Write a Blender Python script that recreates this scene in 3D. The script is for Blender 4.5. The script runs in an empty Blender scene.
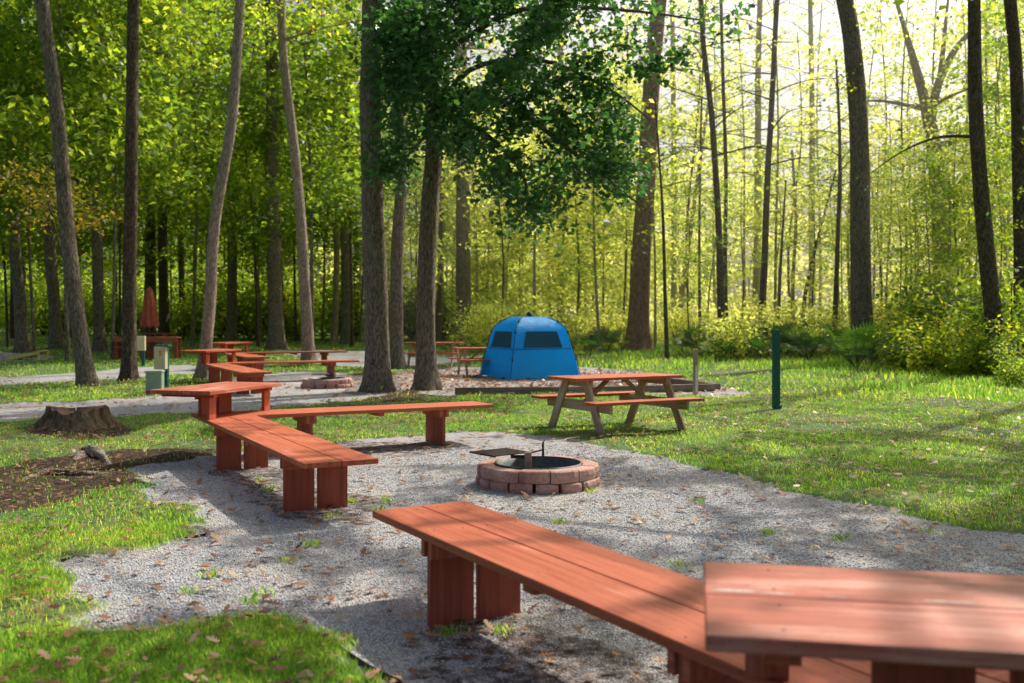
import bpy, math, random
import numpy as np
from mathutils import Vector, Matrix, noise as mnoise
R = math.radians
rnd = random.Random(7)
rng = np.random.default_rng(11)
scene = bpy.context.scene
COL = scene.collection
F = 1000.0; HC = 1.57; HZ = 318.0
SUN_AZ, SUN_EL = R(42), R(47)
SUN = np.array([math.sin(SUN_AZ)*math.cos(SUN_EL), math.cos(SUN_AZ)*math.cos(SUN_EL), math.sin(SUN_EL)])

# ------------------------------------------------------------------ terrain and unprojection
def tz(x, y):
    x = np.asarray(x, float); y = np.asarray(y, float)
    z = 0.012*np.clip(y-28, 0, 90)
    z = z + 0.012*np.sin(x*0.9+0.4)*np.sin(y*0.7)*np.clip(y/6, 0, 1)
    return z
def tzf(x, y): return float(tz(x, y))
def P(px, py):
    a = (py-HZ)/F
    Y = HC/a if a > 0 else 1e9
    if Y > 28: Y = (HC+0.336)/(a+0.012)
    return ((px-512)/F*Y, Y)
def at(px, py, Y): return Vector(((px-512)/F*Y, Y, HC-(py-HZ)/F*Y))

# ------------------------------------------------------------------ node helpers
def mat(name, rough=0.8, spec=0.3):
    m = bpy.data.materials.new(name); m.use_nodes = True
    nt = m.node_tree; b = nt.nodes['Principled BSDF']
    b.inputs['Roughness'].default_value = rough
    b.inputs['Specular IOR Level'].default_value = spec
    return m, nt, b
def N(nt, t, **kw):
    n = nt.nodes.new(t)
    for k, v in kw.items():
        if k in n.inputs.keys() if hasattr(n.inputs, 'keys') else False: n.inputs[k].default_value = v
        else: setattr(n, k, v)
    return n
def noise(nt, vec, scale, detail=4, rough=0.55, dist=0.0):
    n = nt.nodes.new('ShaderNodeTexNoise')
    n.inputs['Scale'].default_value = scale; n.inputs['Detail'].default_value = detail
    n.inputs['Roughness'].default_value = rough; n.inputs['Distortion'].default_value = dist
    if vec is not None: nt.links.new(vec, n.inputs['Vector'])
    return n.outputs['Fac']
def voro(nt, vec, scale, feature='F1', out='Distance', rand=1.0):
    n = nt.nodes.new('ShaderNodeTexVoronoi'); n.feature = feature
    n.inputs['Scale'].default_value = scale; n.inputs['Randomness'].default_value = rand
    if vec is not None: nt.links.new(vec, n.inputs['Vector'])
    return n.outputs[out]
def ramp(nt, fac, stops, interp='LINEAR'):
    n = nt.nodes.new('ShaderNodeValToRGB'); n.color_ramp.interpolation = interp
    cr = n.color_ramp
    while len(cr.elements) < len(stops): cr.elements.new(0.5)
    for e, (p, c) in zip(cr.elements, stops):
        e.position = p; e.color = (c[0], c[1], c[2], 1) if len(c) >= 3 else (c[0], c[0], c[0], 1)
    nt.links.new(fac, n.inputs['Fac']); return n.outputs['Color']
def mix(nt, fac, a, b, mode='MIX'):
    n = nt.nodes.new('ShaderNodeMix'); n.data_type = 'RGBA'; n.blend_type = mode
    n.clamp_factor = True
    for s, v in ((n.inputs[0], fac), (n.inputs[6], a), (n.inputs[7], b)):
        if isinstance(v, bpy.types.NodeSocket): nt.links.new(v, s)
        elif isinstance(v, (int, float)): s.default_value = v
        else: s.default_value = (v[0], v[1], v[2], 1)
    return n.outputs[2]
def mth(nt, op, a, b=0.0, c=None, clamp=False):
    n = nt.nodes.new('ShaderNodeMath'); n.operation = op; n.use_clamp = clamp
    for i, v in enumerate((a, b) if c is None else (a, b, c)):
        if isinstance(v, bpy.types.NodeSocket): nt.links.new(v, n.inputs[i])
        else: n.inputs[i].default_value = v
    return n.outputs[0]
def mapping(nt, vec, scale=(1, 1, 1), loc=(0, 0, 0)):
    n = nt.nodes.new('ShaderNodeMapping'); n.inputs['Scale'].default_value = scale; n.inputs['Location'].default_value = loc
    nt.links.new(vec, n.inputs['Vector']); return n.outputs['Vector']
def coord(nt, which='Object'):
    return nt.nodes.new('ShaderNodeTexCoord').outputs[which]
def attr(nt, name, out='Fac'):
    n = nt.nodes.new('ShaderNodeAttribute'); n.attribute_name = name; return n.outputs[out]
def bump(nt, h, b, strength=0.5, dist=0.02):
    n = nt.nodes.new('ShaderNodeBump'); n.inputs['Strength'].default_value = strength; n.inputs['Distance'].default_value = dist
    nt.links.new(h, n.inputs['Height']); nt.links.new(n.outputs['Normal'], b.inputs['Normal']); return n
def plain(name, col, rough=0.6, metal=0.0, var=0.25, scale=8.0, bmp=0.0, spec=0.4):
    m, nt, b = mat(name, rough, spec); b.inputs['Metallic'].default_value = metal
    o = coord(nt); f = noise(nt, o, scale, 6, 0.6)
    lo = [c*(1-var) for c in col]; hi = [min(1, c*(1+var)) for c in col]
    c = ramp(nt, f, [(0.3, lo), (0.7, hi)]); nt.links.new(c, b.inputs['Base Color'])
    if bmp: bump(nt, noise(nt, o, scale*8, 4), b, bmp, 0.004)
    return m

# ------------------------------------------------------------------ materials
def wood_paint(name, base, worn, darker, worn_amt=0.58, rough=0.5, spec=0.45, raw=False):
    m, nt, b = mat(name, rough, spec)
    uv = coord(nt, 'UV')
    g1 = noise(nt, mapping(nt, uv, (1.2, 26, 1)), 1.0, 6, 0.65, 0.6)
    g2 = noise(nt, mapping(nt, uv, (4, 110, 1)), 1.0, 3, 0.6)
    g3 = noise(nt, mapping(nt, uv, (1.6, 4.5, 1)), 1.0, 5, 0.6)
    g4 = noise(nt, uv, 34.0, 3, 0.6)
    c = ramp(nt, g1, [(0.28, darker), (0.5, base), (0.78, [min(1, v*1.22) for v in base])])
    w = mth(nt, 'ADD', mth(nt, 'MULTIPLY', g3, 0.75), mth(nt, 'MULTIPLY', g1, 0.3))
    wf = ramp(nt, w, [(worn_amt, (0, 0, 0)), (worn_amt+0.13, (0.75,)*3)])
    c = mix(nt, wf, c, worn)
    dk = ramp(nt, g4, [(0.30, (0.45,)*3), (0.40, (1, 1, 1))])
    c = mix(nt, 0.55, c, dk, 'MULTIPLY')
    # knots
    kn = voro(nt, mapping(nt, uv, (1.3, 5.5, 1)), 1.0)
    kf = ramp(nt, kn, [(0.05, (0.4,)*3), (0.10, (1, 1, 1))])
    c = mix(nt, 0.6, c, kf, 'MULTIPLY')
    nt.links.new(c, b.inputs['Base Color'])
    rr = ramp(nt, g3, [(0.3, (rough-0.12,)*3), (0.7, (rough+0.18,)*3)]); nt.links.new(rr, b.inputs['Roughness'])
    h = mth(nt, 'ADD', g1, mth(nt, 'MULTIPLY', g2, 0.5))
    bump(nt, h, b, 0.35 if not raw else 0.6, 0.006)
    return m
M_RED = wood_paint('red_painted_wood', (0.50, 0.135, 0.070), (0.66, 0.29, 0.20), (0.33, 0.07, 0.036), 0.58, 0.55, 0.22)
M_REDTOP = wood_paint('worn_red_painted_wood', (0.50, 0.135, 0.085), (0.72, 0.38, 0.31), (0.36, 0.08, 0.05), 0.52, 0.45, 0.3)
M_REDLEG = wood_paint('shaded_red_painted_wood', (0.37, 0.085, 0.046), (0.44, 0.15, 0.10), (0.22, 0.05, 0.028), 0.66, 0.6)  # seat red darkened: shade on legs and panels put into the colour
M_RAW = wood_paint('weathered_wood', (0.46, 0.34, 0.22), (0.56, 0.48, 0.38), (0.27, 0.18, 0.11), 0.52, 0.8, 0.2, True)
M_TIMBER = wood_paint('grey_timber', (0.20, 0.16, 0.12), (0.30, 0.26, 0.22), (0.09, 0.07, 0.05), 0.5, 0.9, 0.1, True)
M_YELLOW = wood_paint('yellow_painted_wood', (0.85, 0.70, 0.18), (0.88, 0.78, 0.4), (0.62, 0.46, 0.1), 0.6, 0.6)

def bark(name, c_dark, c_mid, c_light, lichen=(0.30, 0.32, 0.24), moss=0.25, sc=1.0):
    m, nt, b = mat(name, 0.92, 0.12)
    o = coord(nt)
    v1 = mapping(nt, o, (24*sc, 24*sc, 4.5*sc))
    d = noise(nt, o, 3, 3)
    vv = nt.nodes.new('ShaderNodeVectorMath'); vv.operation = 'ADD'
    nt.links.new(v1, vv.inputs[0]); nt.links.new(mth(nt, 'MULTIPLY', noise(nt, mapping(nt, o, (9, 9, 3)), 1.0, 5, .7), 2.6), vv.inputs[1])
    r1 = voro(nt, vv.outputs[0], 1.0, 'DISTANCE_TO_EDGE')
    n1 = noise(nt, mapping(nt, o, (20, 20, 4)), 1.0, 8, 0.7)
    n2 = noise(nt, o, 1.6, 4)
    n3 = noise(nt, o, 9, 5, 0.7)
    hgt = mth(nt, 'ADD', ramp(nt, r1, [(0.0, (0.35,)*3), (0.35, (1, 1, 1))]), mth(nt, 'MULTIPLY', n1, 1.3))
    c = ramp(nt, mth(nt, 'MULTIPLY', hgt, 0.5), [(0.40, c_dark), (0.60, c_mid), (0.82, c_light)])
    lf = ramp(nt, n3, [(0.56, (0, 0, 0)), (0.66, (0.65,)*3)])
    c = mix(nt, lf, c, lichen)
    n4 = noise(nt, mapping(nt, o, (42, 42, 17)), 1.0, 3, .6)
    c = mix(nt, ramp(nt, n4, [(.56, (0, 0, 0)), (.64, (.7,)*3)]), c, c_light)
    c = mix(nt, ramp(nt, n4, [(.34, (.75,)*3), (.42, (0, 0, 0))]), c, c_dark)
    mf = ramp(nt, n2, [(0.50, (0, 0, 0)), (0.68, (moss,)*3)])
    c = mix(nt, mf, c, (0.05, 0.08, 0.02))
    nt.links.new(c, b.inputs['Base Color'])
    bump(nt, hgt, b, 1.0, 0.03)
    return m
M_BARK = bark('grey_brown_bark', (0.06, 0.045, 0.033), (0.23, 0.18, 0.14), (0.42, 0.35, 0.28))
M_BARKD = bark('dark_bark', (0.03, 0.021, 0.015), (0.12, 0.085, 0.06), (0.25, 0.19, 0.145), (0.3, 0.28, 0.23))
M_BARKP = bark('pale_bark', (0.14, 0.10, 0.08), (0.42, 0.33, 0.27), (0.62, 0.52, 0.44), (0.4, 0.38, 0.32), 0.15)  # pale bark, raised further to carry the haze over far trunks
M_PINE = bark('pine_bark', (0.07, 0.038, 0.024), (0.30, 0.165, 0.11), (0.48, 0.30, 0.21), (0.25, 0.16, 0.12), 0.1, 0.7)
M_BARKY = bark('haze_pale_bark', (0.25, 0.23, 0.10), (0.48, 0.45, 0.22), (0.65, 0.62, 0.38), (0.4, 0.4, 0.2), 0.3)  # yellowish light and haze veil put into the bark colour

def leafmat(name, stops, tr=(1.3, 1.35, 0.5), trw=0.5, obj_var=0.25):
    m = bpy.data.materials.new(name); m.use_nodes = True; nt = m.node_tree
    out = nt.nodes['Material Output']; b = nt.nodes['Principled BSDF']
    b.inputs['Roughness'].default_value = 0.42; b.inputs['Specular IOR Level'].default_value = 0.4
    f = attr(nt, 'tint')
    oi = nt.nodes.new('ShaderNodeObjectInfo')
    f = mth(nt, 'ADD', f, mth(nt, 'MULTIPLY', mth(nt, 'SUBTRACT', oi.outputs['Random'], 0.5), obj_var), clamp=True)
    c = ramp(nt, f, stops)
    nt.links.new(c, b.inputs['Base Color'])
    t = nt.nodes.new('ShaderNodeBsdfTranslucent')
    tc = mix(nt, 1.0, c, tr, 'MULTIPLY'); tc2 = mix(nt, 1.0, tc, (2.3, 2.3, 2.3), 'MULTIPLY')
    nt.links.new(tc2, t.inputs['Color'])
    mx = nt.nodes.new('ShaderNodeMixShader'); mx.inputs[0].default_value = trw
    nt.links.new(b.outputs[0], mx.inputs[1]); nt.links.new(t.outputs[0], mx.inputs[2])
    nt.links.new(mx.outputs[0], out.inputs['Surface'])
    return m
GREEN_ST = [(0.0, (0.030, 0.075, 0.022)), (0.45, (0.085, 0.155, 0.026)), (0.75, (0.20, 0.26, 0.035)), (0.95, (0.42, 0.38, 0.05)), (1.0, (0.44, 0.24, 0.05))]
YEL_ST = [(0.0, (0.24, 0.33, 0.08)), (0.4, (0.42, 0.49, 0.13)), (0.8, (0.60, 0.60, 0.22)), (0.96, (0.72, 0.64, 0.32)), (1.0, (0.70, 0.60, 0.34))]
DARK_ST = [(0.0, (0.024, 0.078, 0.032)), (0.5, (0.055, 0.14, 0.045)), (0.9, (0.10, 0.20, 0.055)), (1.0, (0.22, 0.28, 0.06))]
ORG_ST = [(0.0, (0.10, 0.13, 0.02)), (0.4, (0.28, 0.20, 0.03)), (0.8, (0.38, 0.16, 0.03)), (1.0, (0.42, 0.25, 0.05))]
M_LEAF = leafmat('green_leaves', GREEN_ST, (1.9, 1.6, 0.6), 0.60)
M_LEAFM = leafmat('lightened_green_leaves', [(0.0, (0.06, 0.13, 0.03)), (0.4, (0.14, 0.24, 0.035)), (0.75, (0.30, 0.37, 0.05)), (0.95, (0.48, 0.45, 0.08)), (1.0, (0.55, 0.32, 0.08))], (1.3, 1.15, 0.5), 0.58)  # the green leaves again, brightened in colour to lift the dim wood
M_LEAFY = leafmat('sun_paled_leaves', YEL_ST, (1.0, 0.93, 0.58), 0.68)  # sun glow and haze put into these paler yellow greens
M_LEAFD = leafmat('shade_dark_leaves', DARK_ST, (1.2, 1.25, 0.65), 0.40)  # the hanging bough's shade is put into these darker greens
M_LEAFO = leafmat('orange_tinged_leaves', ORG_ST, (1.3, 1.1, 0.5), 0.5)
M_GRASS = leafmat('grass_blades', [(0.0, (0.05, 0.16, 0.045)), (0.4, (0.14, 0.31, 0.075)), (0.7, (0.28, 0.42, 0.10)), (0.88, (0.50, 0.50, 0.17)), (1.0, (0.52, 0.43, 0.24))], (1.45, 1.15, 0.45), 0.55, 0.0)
M_LITTER = leafmat('dry_fallen_leaves', [(0.0, (0.13, 0.055, 0.028)), (0.4, (0.28, 0.12, 0.055)), (0.7, (0.42, 0.24, 0.13)), (1.0, (0.52, 0.40, 0.28))], (1, 0.9, 0.7), 0.2, 0.7)

# ground: one material driven by painted masks
def ground_material():
    m, nt, b = mat('ground_surface', 0.95, 0.15)
    o = coord(nt)
    # gravel
    vc = voro(nt, o, 85, out='Color'); vd = voro(nt, o, 85)
    sep = nt.nodes.new('ShaderNodeSeparateColor'); nt.links.new(vc, sep.inputs[0])
    gc = ramp(nt, sep.outputs[0], [(0.0, (0.29, 0.31, 0.36)), (0.35, (0.46, 0.48, 0.54)), (0.7, (0.62, 0.63, 0.67)), (0.92, (0.82, 0.80, 0.77)), (1.0, (0.58, 0.42, 0.33))])
    edge = ramp(nt, vd, [(0.3, (1, 1, 1)), (0.72, (0.42,)*3)])
    gc = mix(nt, 1.0, gc, edge, 'MULTIPLY')
    big = noise(nt, o, 0.9, 5, 0.6)
    gc = mix(nt, ramp(nt, big, [(0.42, (0, 0, 0)), (0.66, (0.62,)*3)]), gc, (0.56, 0.49, 0.43))
    dn = noise(nt, o, 5, 6, 0.65)
    gc = mix(nt, ramp(nt, dn, [(0.58, (0, 0, 0)), (0.70, (0.75,)*3)]), gc, (0.24, 0.18, 0.135))
    # dirt
    d1 = noise(nt, o, 14, 8, 0.75)
    dc = ramp(nt, d1, [(0.38, (0.022, 0.014, 0.010)), (0.54, (0.075, 0.048, 0.034)), (0.70, (0.28, 0.205, 0.155))])
    # grass floor
    g1 = noise(nt, o, 40, 5, 0.75); g2 = noise(nt, o, 0.6, 5, 0.6)
    gr = ramp(nt, g1, [(0.3, (0.035, 0.075, 0.028)), (0.55, (0.09, 0.18, 0.055)), (0.75, (0.20, 0.26, 0.09))])
    gr = mix(nt, ramp(nt, g2, [(0.5, (0, 0, 0)), (0.75, (0.6,)*3)]), gr, (0.30, 0.23, 0.13))
    gr = mix(nt, ramp(nt, noise(nt, o, 9, 6, 0.7), [(0.52, (0, 0, 0)), (0.62, (0.7,)*3)]), gr, (0.34, 0.22, 0.14))
    wob = mth(nt, 'MULTIPLY', mth(nt, 'SUBTRACT', noise(nt, o, 7, 6, 0.7), 0.5), 1.1)
    def edge_of(a):
        return ramp(nt, mth(nt, 'ADD', attr(nt, a), wob), [(0.42, (0, 0, 0)), (0.58, (1, 1, 1))])
    c = mix(nt, edge_of('dirt'), gr, dc)
    ge = edge_of('gravel')
    c = mix(nt, ge, c, gc)
    so = edge_of('soil'); sn = ramp(nt, noise(nt, o, 11, 7, .75), [(.40, (0, 0, 0)), (.58, (.95,)*3)])  # one mask darkens the gravel for bare soil and bench shade
    c = mix(nt, mth(nt, 'MULTIPLY', so, sn), c, dc)
    nt.links.new(c, b.inputs['Base Color'])
    h = mix(nt, ge, mth(nt, 'MULTIPLY', g1, 1.4), mth(nt, 'SUBTRACT', 1.0, vd))
    bump(nt, h, b, 0.9, 0.012)
    return m
M_GROUND = ground_material()

# ------------------------------------------------------------------ object helpers
def tag(o, label=None, cat=None, group=None, kind=None):
    if label: o['label'] = label
    if cat: o['category'] = cat
    if group: o['group'] = group
    if kind: o['kind'] = kind
    return o
def empty(name, loc=(0, 0, 0), rz=0.0, **kw):
    o = bpy.data.objects.new(name, None); o.empty_display_size = 0.2
    o.location = loc; o.rotation_euler = (0, 0, rz); COL.objects.link(o); tag(o, **kw); return o
def np_mesh(name, verts, faces_flat, loop_tot, material, smooth=False, attrs=None):
    """fast mesh from numpy arrays: faces_flat indices, loop_tot per face"""
    me = bpy.data.meshes.new(name)
    verts = np.ascontiguousarray(verts, dtype=np.float32)
    me.vertices.add(len(verts)); me.vertices.foreach_set('co', verts.ravel())
    me.loops.add(len(faces_flat)); me.loops.foreach_set('vertex_index', np.asarray(faces_flat, dtype=np.int32))
    nf = len(loop_tot); me.polygons.add(nf)
    st = np.zeros(nf, dtype=np.int32); st[1:] = np.cumsum(loop_tot)[:-1]
    me.polygons.foreach_set('loop_start', st)
    try: me.polygons.foreach_set('loop_total', np.asarray(loop_tot, dtype=np.int32))
    except Exception: pass
    if smooth: me.polygons.foreach_set('use_smooth', np.ones(nf, dtype=bool))
    for k, (dom, arr) in (attrs or {}).items():
        a = me.attributes.new(k, 'FLOAT', dom); a.data.foreach_set('value', np.ascontiguousarray(arr, dtype=np.float32))
    me.update(calc_edges=True)
    if material: me.materials.append(material)
    return me
def link(name, me, parent=None, loc=None):
    o = bpy.data.objects.new(name, me); COL.objects.link(o)
    if parent: o.parent = parent
    if loc is not None: o.location = loc
    return o

class MB:
    """mesh builder with per-corner UVs in metres"""
    def __init__(s): s.v = []; s.f = []; s.uv = []; s.sm = []
    def quadbox(s, c, ax, ay, az, lx, ly, lz, u0=None):
        """box centred c; ax is the grain axis; lx,ly,lz full sizes"""
        c = Vector(c); ax = Vector(ax).normalized(); ay = Vector(ay).normalized(); az = Vector(az).normalized()
        if u0 is None: u0 = (rnd.uniform(0, 50), rnd.uniform(0, 50))
        i0 = len(s.v)
        loc = []
        for sx in (-1, 1):
            for sy in (-1, 1):
                for sz in (-1, 1):
                    s.v.append(c+ax*(sx*lx/2)+ay*(sy*ly/2)+az*(sz*lz/2)); loc.append((sx*lx/2, sy*ly/2, sz*lz/2))
        for f, k in (((0, 1, 3, 2), 0), ((4, 6, 7, 5), 0), ((0, 4, 5, 1), 1), ((2, 3, 7, 6), 1), ((0, 2, 6, 4), 2), ((1, 5, 7, 3), 2)):
            if ax.cross(ay).dot(az) < 0: f = f[::-1]
            s.f.append([i0+i for i in f]); s.sm.append(False)
            for i in f:
                l = loc[i]
                if k == 0: s.uv.append((u0[0]+l[2]*0.3, u0[1]+l[1]))
                elif k == 1: s.uv.append((u0[0]+l[0], u0[1]+l[2]+0.7))
                else: s.uv.append((u0[0]+l[0], u0[1]+l[1]))
        return s
    def box(s, c, size, rz=0.0):
        cr, sr = math.cos(rz), math.sin(rz)
        return s.quadbox(c, (cr, sr, 0), (-sr, cr, 0), (0, 0, 1), *size)
    def bar(s, p0, p1, w, t, side=None):
        p0 = Vector(p0); p1 = Vector(p1); a = (p1-p0)
        side = Vector(side) if side is not None else a.cross(Vector((0, 0, 1)))
        if side.length < 1e-4: side = Vector((1, 0, 0))
        side = (side-a.normalized()*side.dot(a.normalized())).normalized(); n = a.cross(side)
        return s.quadbox((p0+p1)/2, a, side, n, a.length, w, t)
    def ring(s, path, radii, n=12, cap=True, smooth=True, lobes=None):
        i0 = len(s.v); path = [Vector(p) for p in path]; m = len(path); up = Vector((0.13, 0.99, 0.05))
        L = 0
        for k, p in enumerate(path):
            t = (path[min(k+1, m-1)]-path[max(k-1, 0)]).normalized()
            x = (up-t*up.dot(t)).normalized(); y = t.cross(x)
            for j in range(n):
                a = 2*math.pi*j/n; r = radii[k]
                if lobes: r *= lobes(k, a)
                s.v.append(p+x*(math.cos(a)*r)+y*(math.sin(a)*r))
        for k in range(m-1):
            for j in range(n):
                j2 = (j+1) % n
                s.f.append([i0+k*n+j, i0+k*n+j2, i0+(k+1)*n+j2, i0+(k+1)*n+j]); s.sm.append(smooth)
                s.uv += [(k, j), (k, j+1), (k+1, j+1), (k+1, j)]
        if cap:
            for base, rev in ((i0, True), (i0+(m-1)*n, False)):
                f = [base+j for j in range(n)]
                if rev: f = f[::-1]
                s.f.append(f); s.sm.append(False); s.uv += [(s.v[i].x, s.v[i].y) for i in f]
        return s
    def face(s, pts, smooth=False):
        i0 = len(s.v); s.v += [Vector(p) for p in pts]
        s.f.append(list(range(i0, i0+len(pts)))); s.sm.append(smooth); s.uv += [(p[0], p[1]) for p in pts]; return s
    def grid(s, pts, smooth=True):
        """pts[r][c] -> quads"""
        i0 = len(s.v); nr = len(pts); nc = len(pts[0])
        for r in pts: s.v += [Vector(p) for p in r]
        for r in range(nr-1):
            for c in range(nc-1):
                s.f.append([i0+r*nc+c, i0+r*nc+c+1, i0+(r+1)*nc+c+1, i0+(r+1)*nc+c]); s.sm.append(smooth)
                s.uv += [(c/nc, r/nr), ((c+1)/nc, r/nr), ((c+1)/nc, (r+1)/nr), (c/nc, (r+1)/nr)]
        return s
    def build(s, name, material, parent=None, bevel=0.0, **kw):
        me = bpy.data.meshes.new(name); me.from_pydata([tuple(v) for v in s.v], [], s.f)
        me.polygons.foreach_set('use_smooth', s.sm)
        uvl = me.uv_layers.new(name='UVMap'); uvl.data.foreach_set('uv', np.array(s.uv, dtype=np.float32).ravel())
        me.materials.append(material); me.update()
        o = link(name, me, parent); tag(o, **kw)
        if bevel:
            b = o.modifiers.new('Bevel', 'BEVEL'); b.width = bevel; b.segments = 2; b.limit_method = 'ANGLE'
        return o
def copy_thing(root, loc, rz, **kw):
    r = root.copy(); COL.objects.link(r); r.location = loc; r.rotation_euler = (0, 0, rz)
    tag(r, **kw)
    for ch in list(root.children):
        c = ch.copy(); COL.objects.link(c); c.parent = r
        for g in list(ch.children):
            d = g.copy(); COL.objects.link(d); d.parent = c
    return r

# ------------------------------------------------------------------ ground masks
def poly(pts): return np.array([P(*p) for p in pts])
GRAVEL = [
 poly([(62, 560), (150, 544), (204, 534), (186, 506), (156, 497), (142, 479), (128, 468), (160, 460), (210, 454), (300, 446), (345, 440), (400, 436), (470, 431), (520, 431), (560, 437), (600, 446), (680, 462), (760, 481), (840, 499), (930, 518), (1024, 535), (1120, 553), (1500, 700), (1200, 1100), (500, 1100), (430, 740), (388, 675), (352, 657), (315, 632), (286, 612), (207, 626), (95, 633), (80, 600)]),
 poly([(-120, 409), (0, 403), (90, 400), (160, 396), (205, 390), (222, 380), (250, 375), (290, 372), (335, 372), (370, 377), (400, 374), (410, 386), (400, 391), (370, 397), (330, 402), (240, 411), (160, 413), (0, 421), (-120, 428)]),
 poly([(-120, 380), (0, 377), (80, 373), (125, 368), (180, 365), (222, 366), (222, 374), (160, 374), (120, 378), (80, 381), (0, 385), (-120, 389)]),
 poly([(398, 372), (440, 367), (580, 367), (640, 371), (712, 384), (740, 390), (760, 394), (714, 396), (640, 394), (455, 395), (398, 390)]),
 poly([(-120, 354), (0, 352), (58, 356), (44, 361), (0, 361), (-120, 361)]),
 poly([(270, 350), (400, 351), (480, 361), (400, 368), (340, 366)]),
 poly([(20, 324), (85, 324), (85, 327), (20, 328)]),
]
DIRT = [
 poly([(-30, 472), (60, 457), (130, 450), (215, 448), (215, 456), (128, 470), (142, 482), (100, 490), (60, 502), (0, 517), (-30, 520)]),
 poly([(400, 640), (470, 616), (540, 618), (620, 650), (720, 690), (640, 720), (480, 690)]),
 poly([(255, 470), (310, 480), (375, 505), (370, 530), (300, 520), (262, 490)]),
 poly([(330, 375), (380, 372), (450, 380), (470, 396), (400, 402), (335, 397)]),
 poly([(20, 425), (60, 418), (120, 420), (135, 436), (80, 440), (30, 436)]),
]
SOIL_SHADE = [poly([(410, 625), (520, 606), (640, 650), (760, 700), (560, 760), (430, 690)]), poly([(205, 462), (265, 462), (310, 482), (385, 500), (370, 522), (285, 520), (235, 485)]),  # bare soil, plus darkening laid where the benches' shade falls
        poly([(300, 440), (440, 440), (470, 447), (400, 455), (300, 452)]), poly([(300, 660), (400, 655), (420, 700), (360, 700)]), poly([(335, 374), (400, 372), (398, 392), (345, 394)])]
def inside(pl, x, y):
    n = len(pl); r = np.zeros(x.shape, bool); j = n-1
    for i in range(n):
        xi, yi = pl[i]; xj, yj = pl[j]
        c = ((yi > y) != (yj > y)) & (x < (xj-xi)*(y-yi)/(yj-yi+1e-12)+xi)
        r ^= c; j = i
    return r
def soft(polys, x, y):
    """0..1 mask, softened and warped by position"""
    acc = np.zeros(x.shape); k = 0
    for dx, dy in ((0, 0), (1, 0), (-1, 0), (0, 1), (0, -1)):
        s = 0.05+0.004*y
        wx = x+dx*s+0.07*np.sin(y*5.1+x*2)+0.05*np.sin(y*11+1.3); wy = y+dy*s+0.09*np.sin(x*4.3+y)+0.05*np.sin(x*9.7)
        m = np.zeros(x.shape, bool)
        for p in polys:
            bb = p.min(0)-1, p.max(0)+1
            sel = (wx > bb[0][0]) & (wx < bb[1][0]) & (wy > bb[0][1]) & (wy < bb[1][1])
            if sel.any(): m[sel] |= inside(p, wx[sel], wy[sel])
        acc += m
    return acc/5.0

def build_ground():
    xs = list(np.arange(-9, 10.001, 0.07)); st = 0.07
    a, b_ = -9.0, 10.0; left, right = [], []
    while a > -600: st *= 1.06; a -= st; left.append(a)
    st = 0.07
    while b_ < 600: st *= 1.06; b_ += st; right.append(b_)
    xs = np.array(left[::-1]+xs+right)
    ys = list(np.arange(1.5, 13, 0.06)); st = 0.06; y = ys[-1]
    while y < 900: st = min(st*1.022, 12 if y < 200 else 60); y += st; ys.append(y)
    lo = []; y = 1.5; st = 0.1
    while y > -60: st *= 1.25; y -= st; lo.append(y)
    ys = np.array(lo[::-1]+ys)
    X, Y = np.meshgrid(xs, ys); nr, nc = X.shape
    gm = soft(GRAVEL, X.ravel(), Y.ravel()); dm = soft(DIRT, X.ravel(), Y.ravel())
    Z = tz(X, Y).ravel()
    Z = Z + 0.012*np.sin(X.ravel()*3.1+1)*np.sin(Y.ravel()*2.7)*(gm < .5) - 0.02*(gm > 0.5)*(Y.ravel() < 30)
    V = np.stack([X.ravel(), Y.ravel(), Z], 1)
    i = (np.arange(nr-1)[:, None]*nc+np.arange(nc-1)[None]).ravel()
    Fq = np.stack([i, i+1, i+nc+1, i+nc], 1).ravel()
    me = np_mesh('ground', V, Fq, np.full(len(i), 4), M_GROUND, True, {'gravel': ('POINT', gm), 'dirt': ('POINT', dm), 'soil': ('POINT', soft(SOIL_SHADE, X.ravel(), Y.ravel()))})
    o = link('ground', me); tag(o, kind='structure')
build_ground()

# ------------------------------------------------------------------ sunlit patches (gaps between the crowns)
def ell(px0, py0, px1, py1):
    cx = (px0+px1)/2
    xa, ya = P(cx, py1); xb, yb = P(cx, py0)
    cy = (ya+yb)/2; x = (cx-512)/F*cy
    return (x, cy, max(0.12, (px1-px0)/2/F*cy), max(0.12, (yb-ya)/2))
LIT = [ell(*e) for e in [(95, 540, 215, 625), (100, 505, 200, 548), (-40, 590, 90, 700), (-20, 560, 60, 600), (285, 412, 560, 434), (250, 436, 335, 470), (400, 436, 560, 460), (300, 375, 420, 400),
      (590, 485, 720, 535), (340, 455, 420, 500), (350, 560, 440, 625), (835, 535, 885, 560), (680, 600, 1100, 780), (560, 640, 640, 700), (470, 560, 560, 640),
      (540, 395, 720, 445), (640, 405, 860, 430), (740, 375, 960, 410), (900, 440, 1000, 460), (920, 490, 960, 510), (760, 440, 800, 455), (60, 386, 110, 400), (0, 440, 40, 450), (150, 415, 210, 450), (0, 362, 330, 376), (100, 380, 150, 400), (560, 340, 1000, 375), (690, 480, 760, 500)]]
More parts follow.
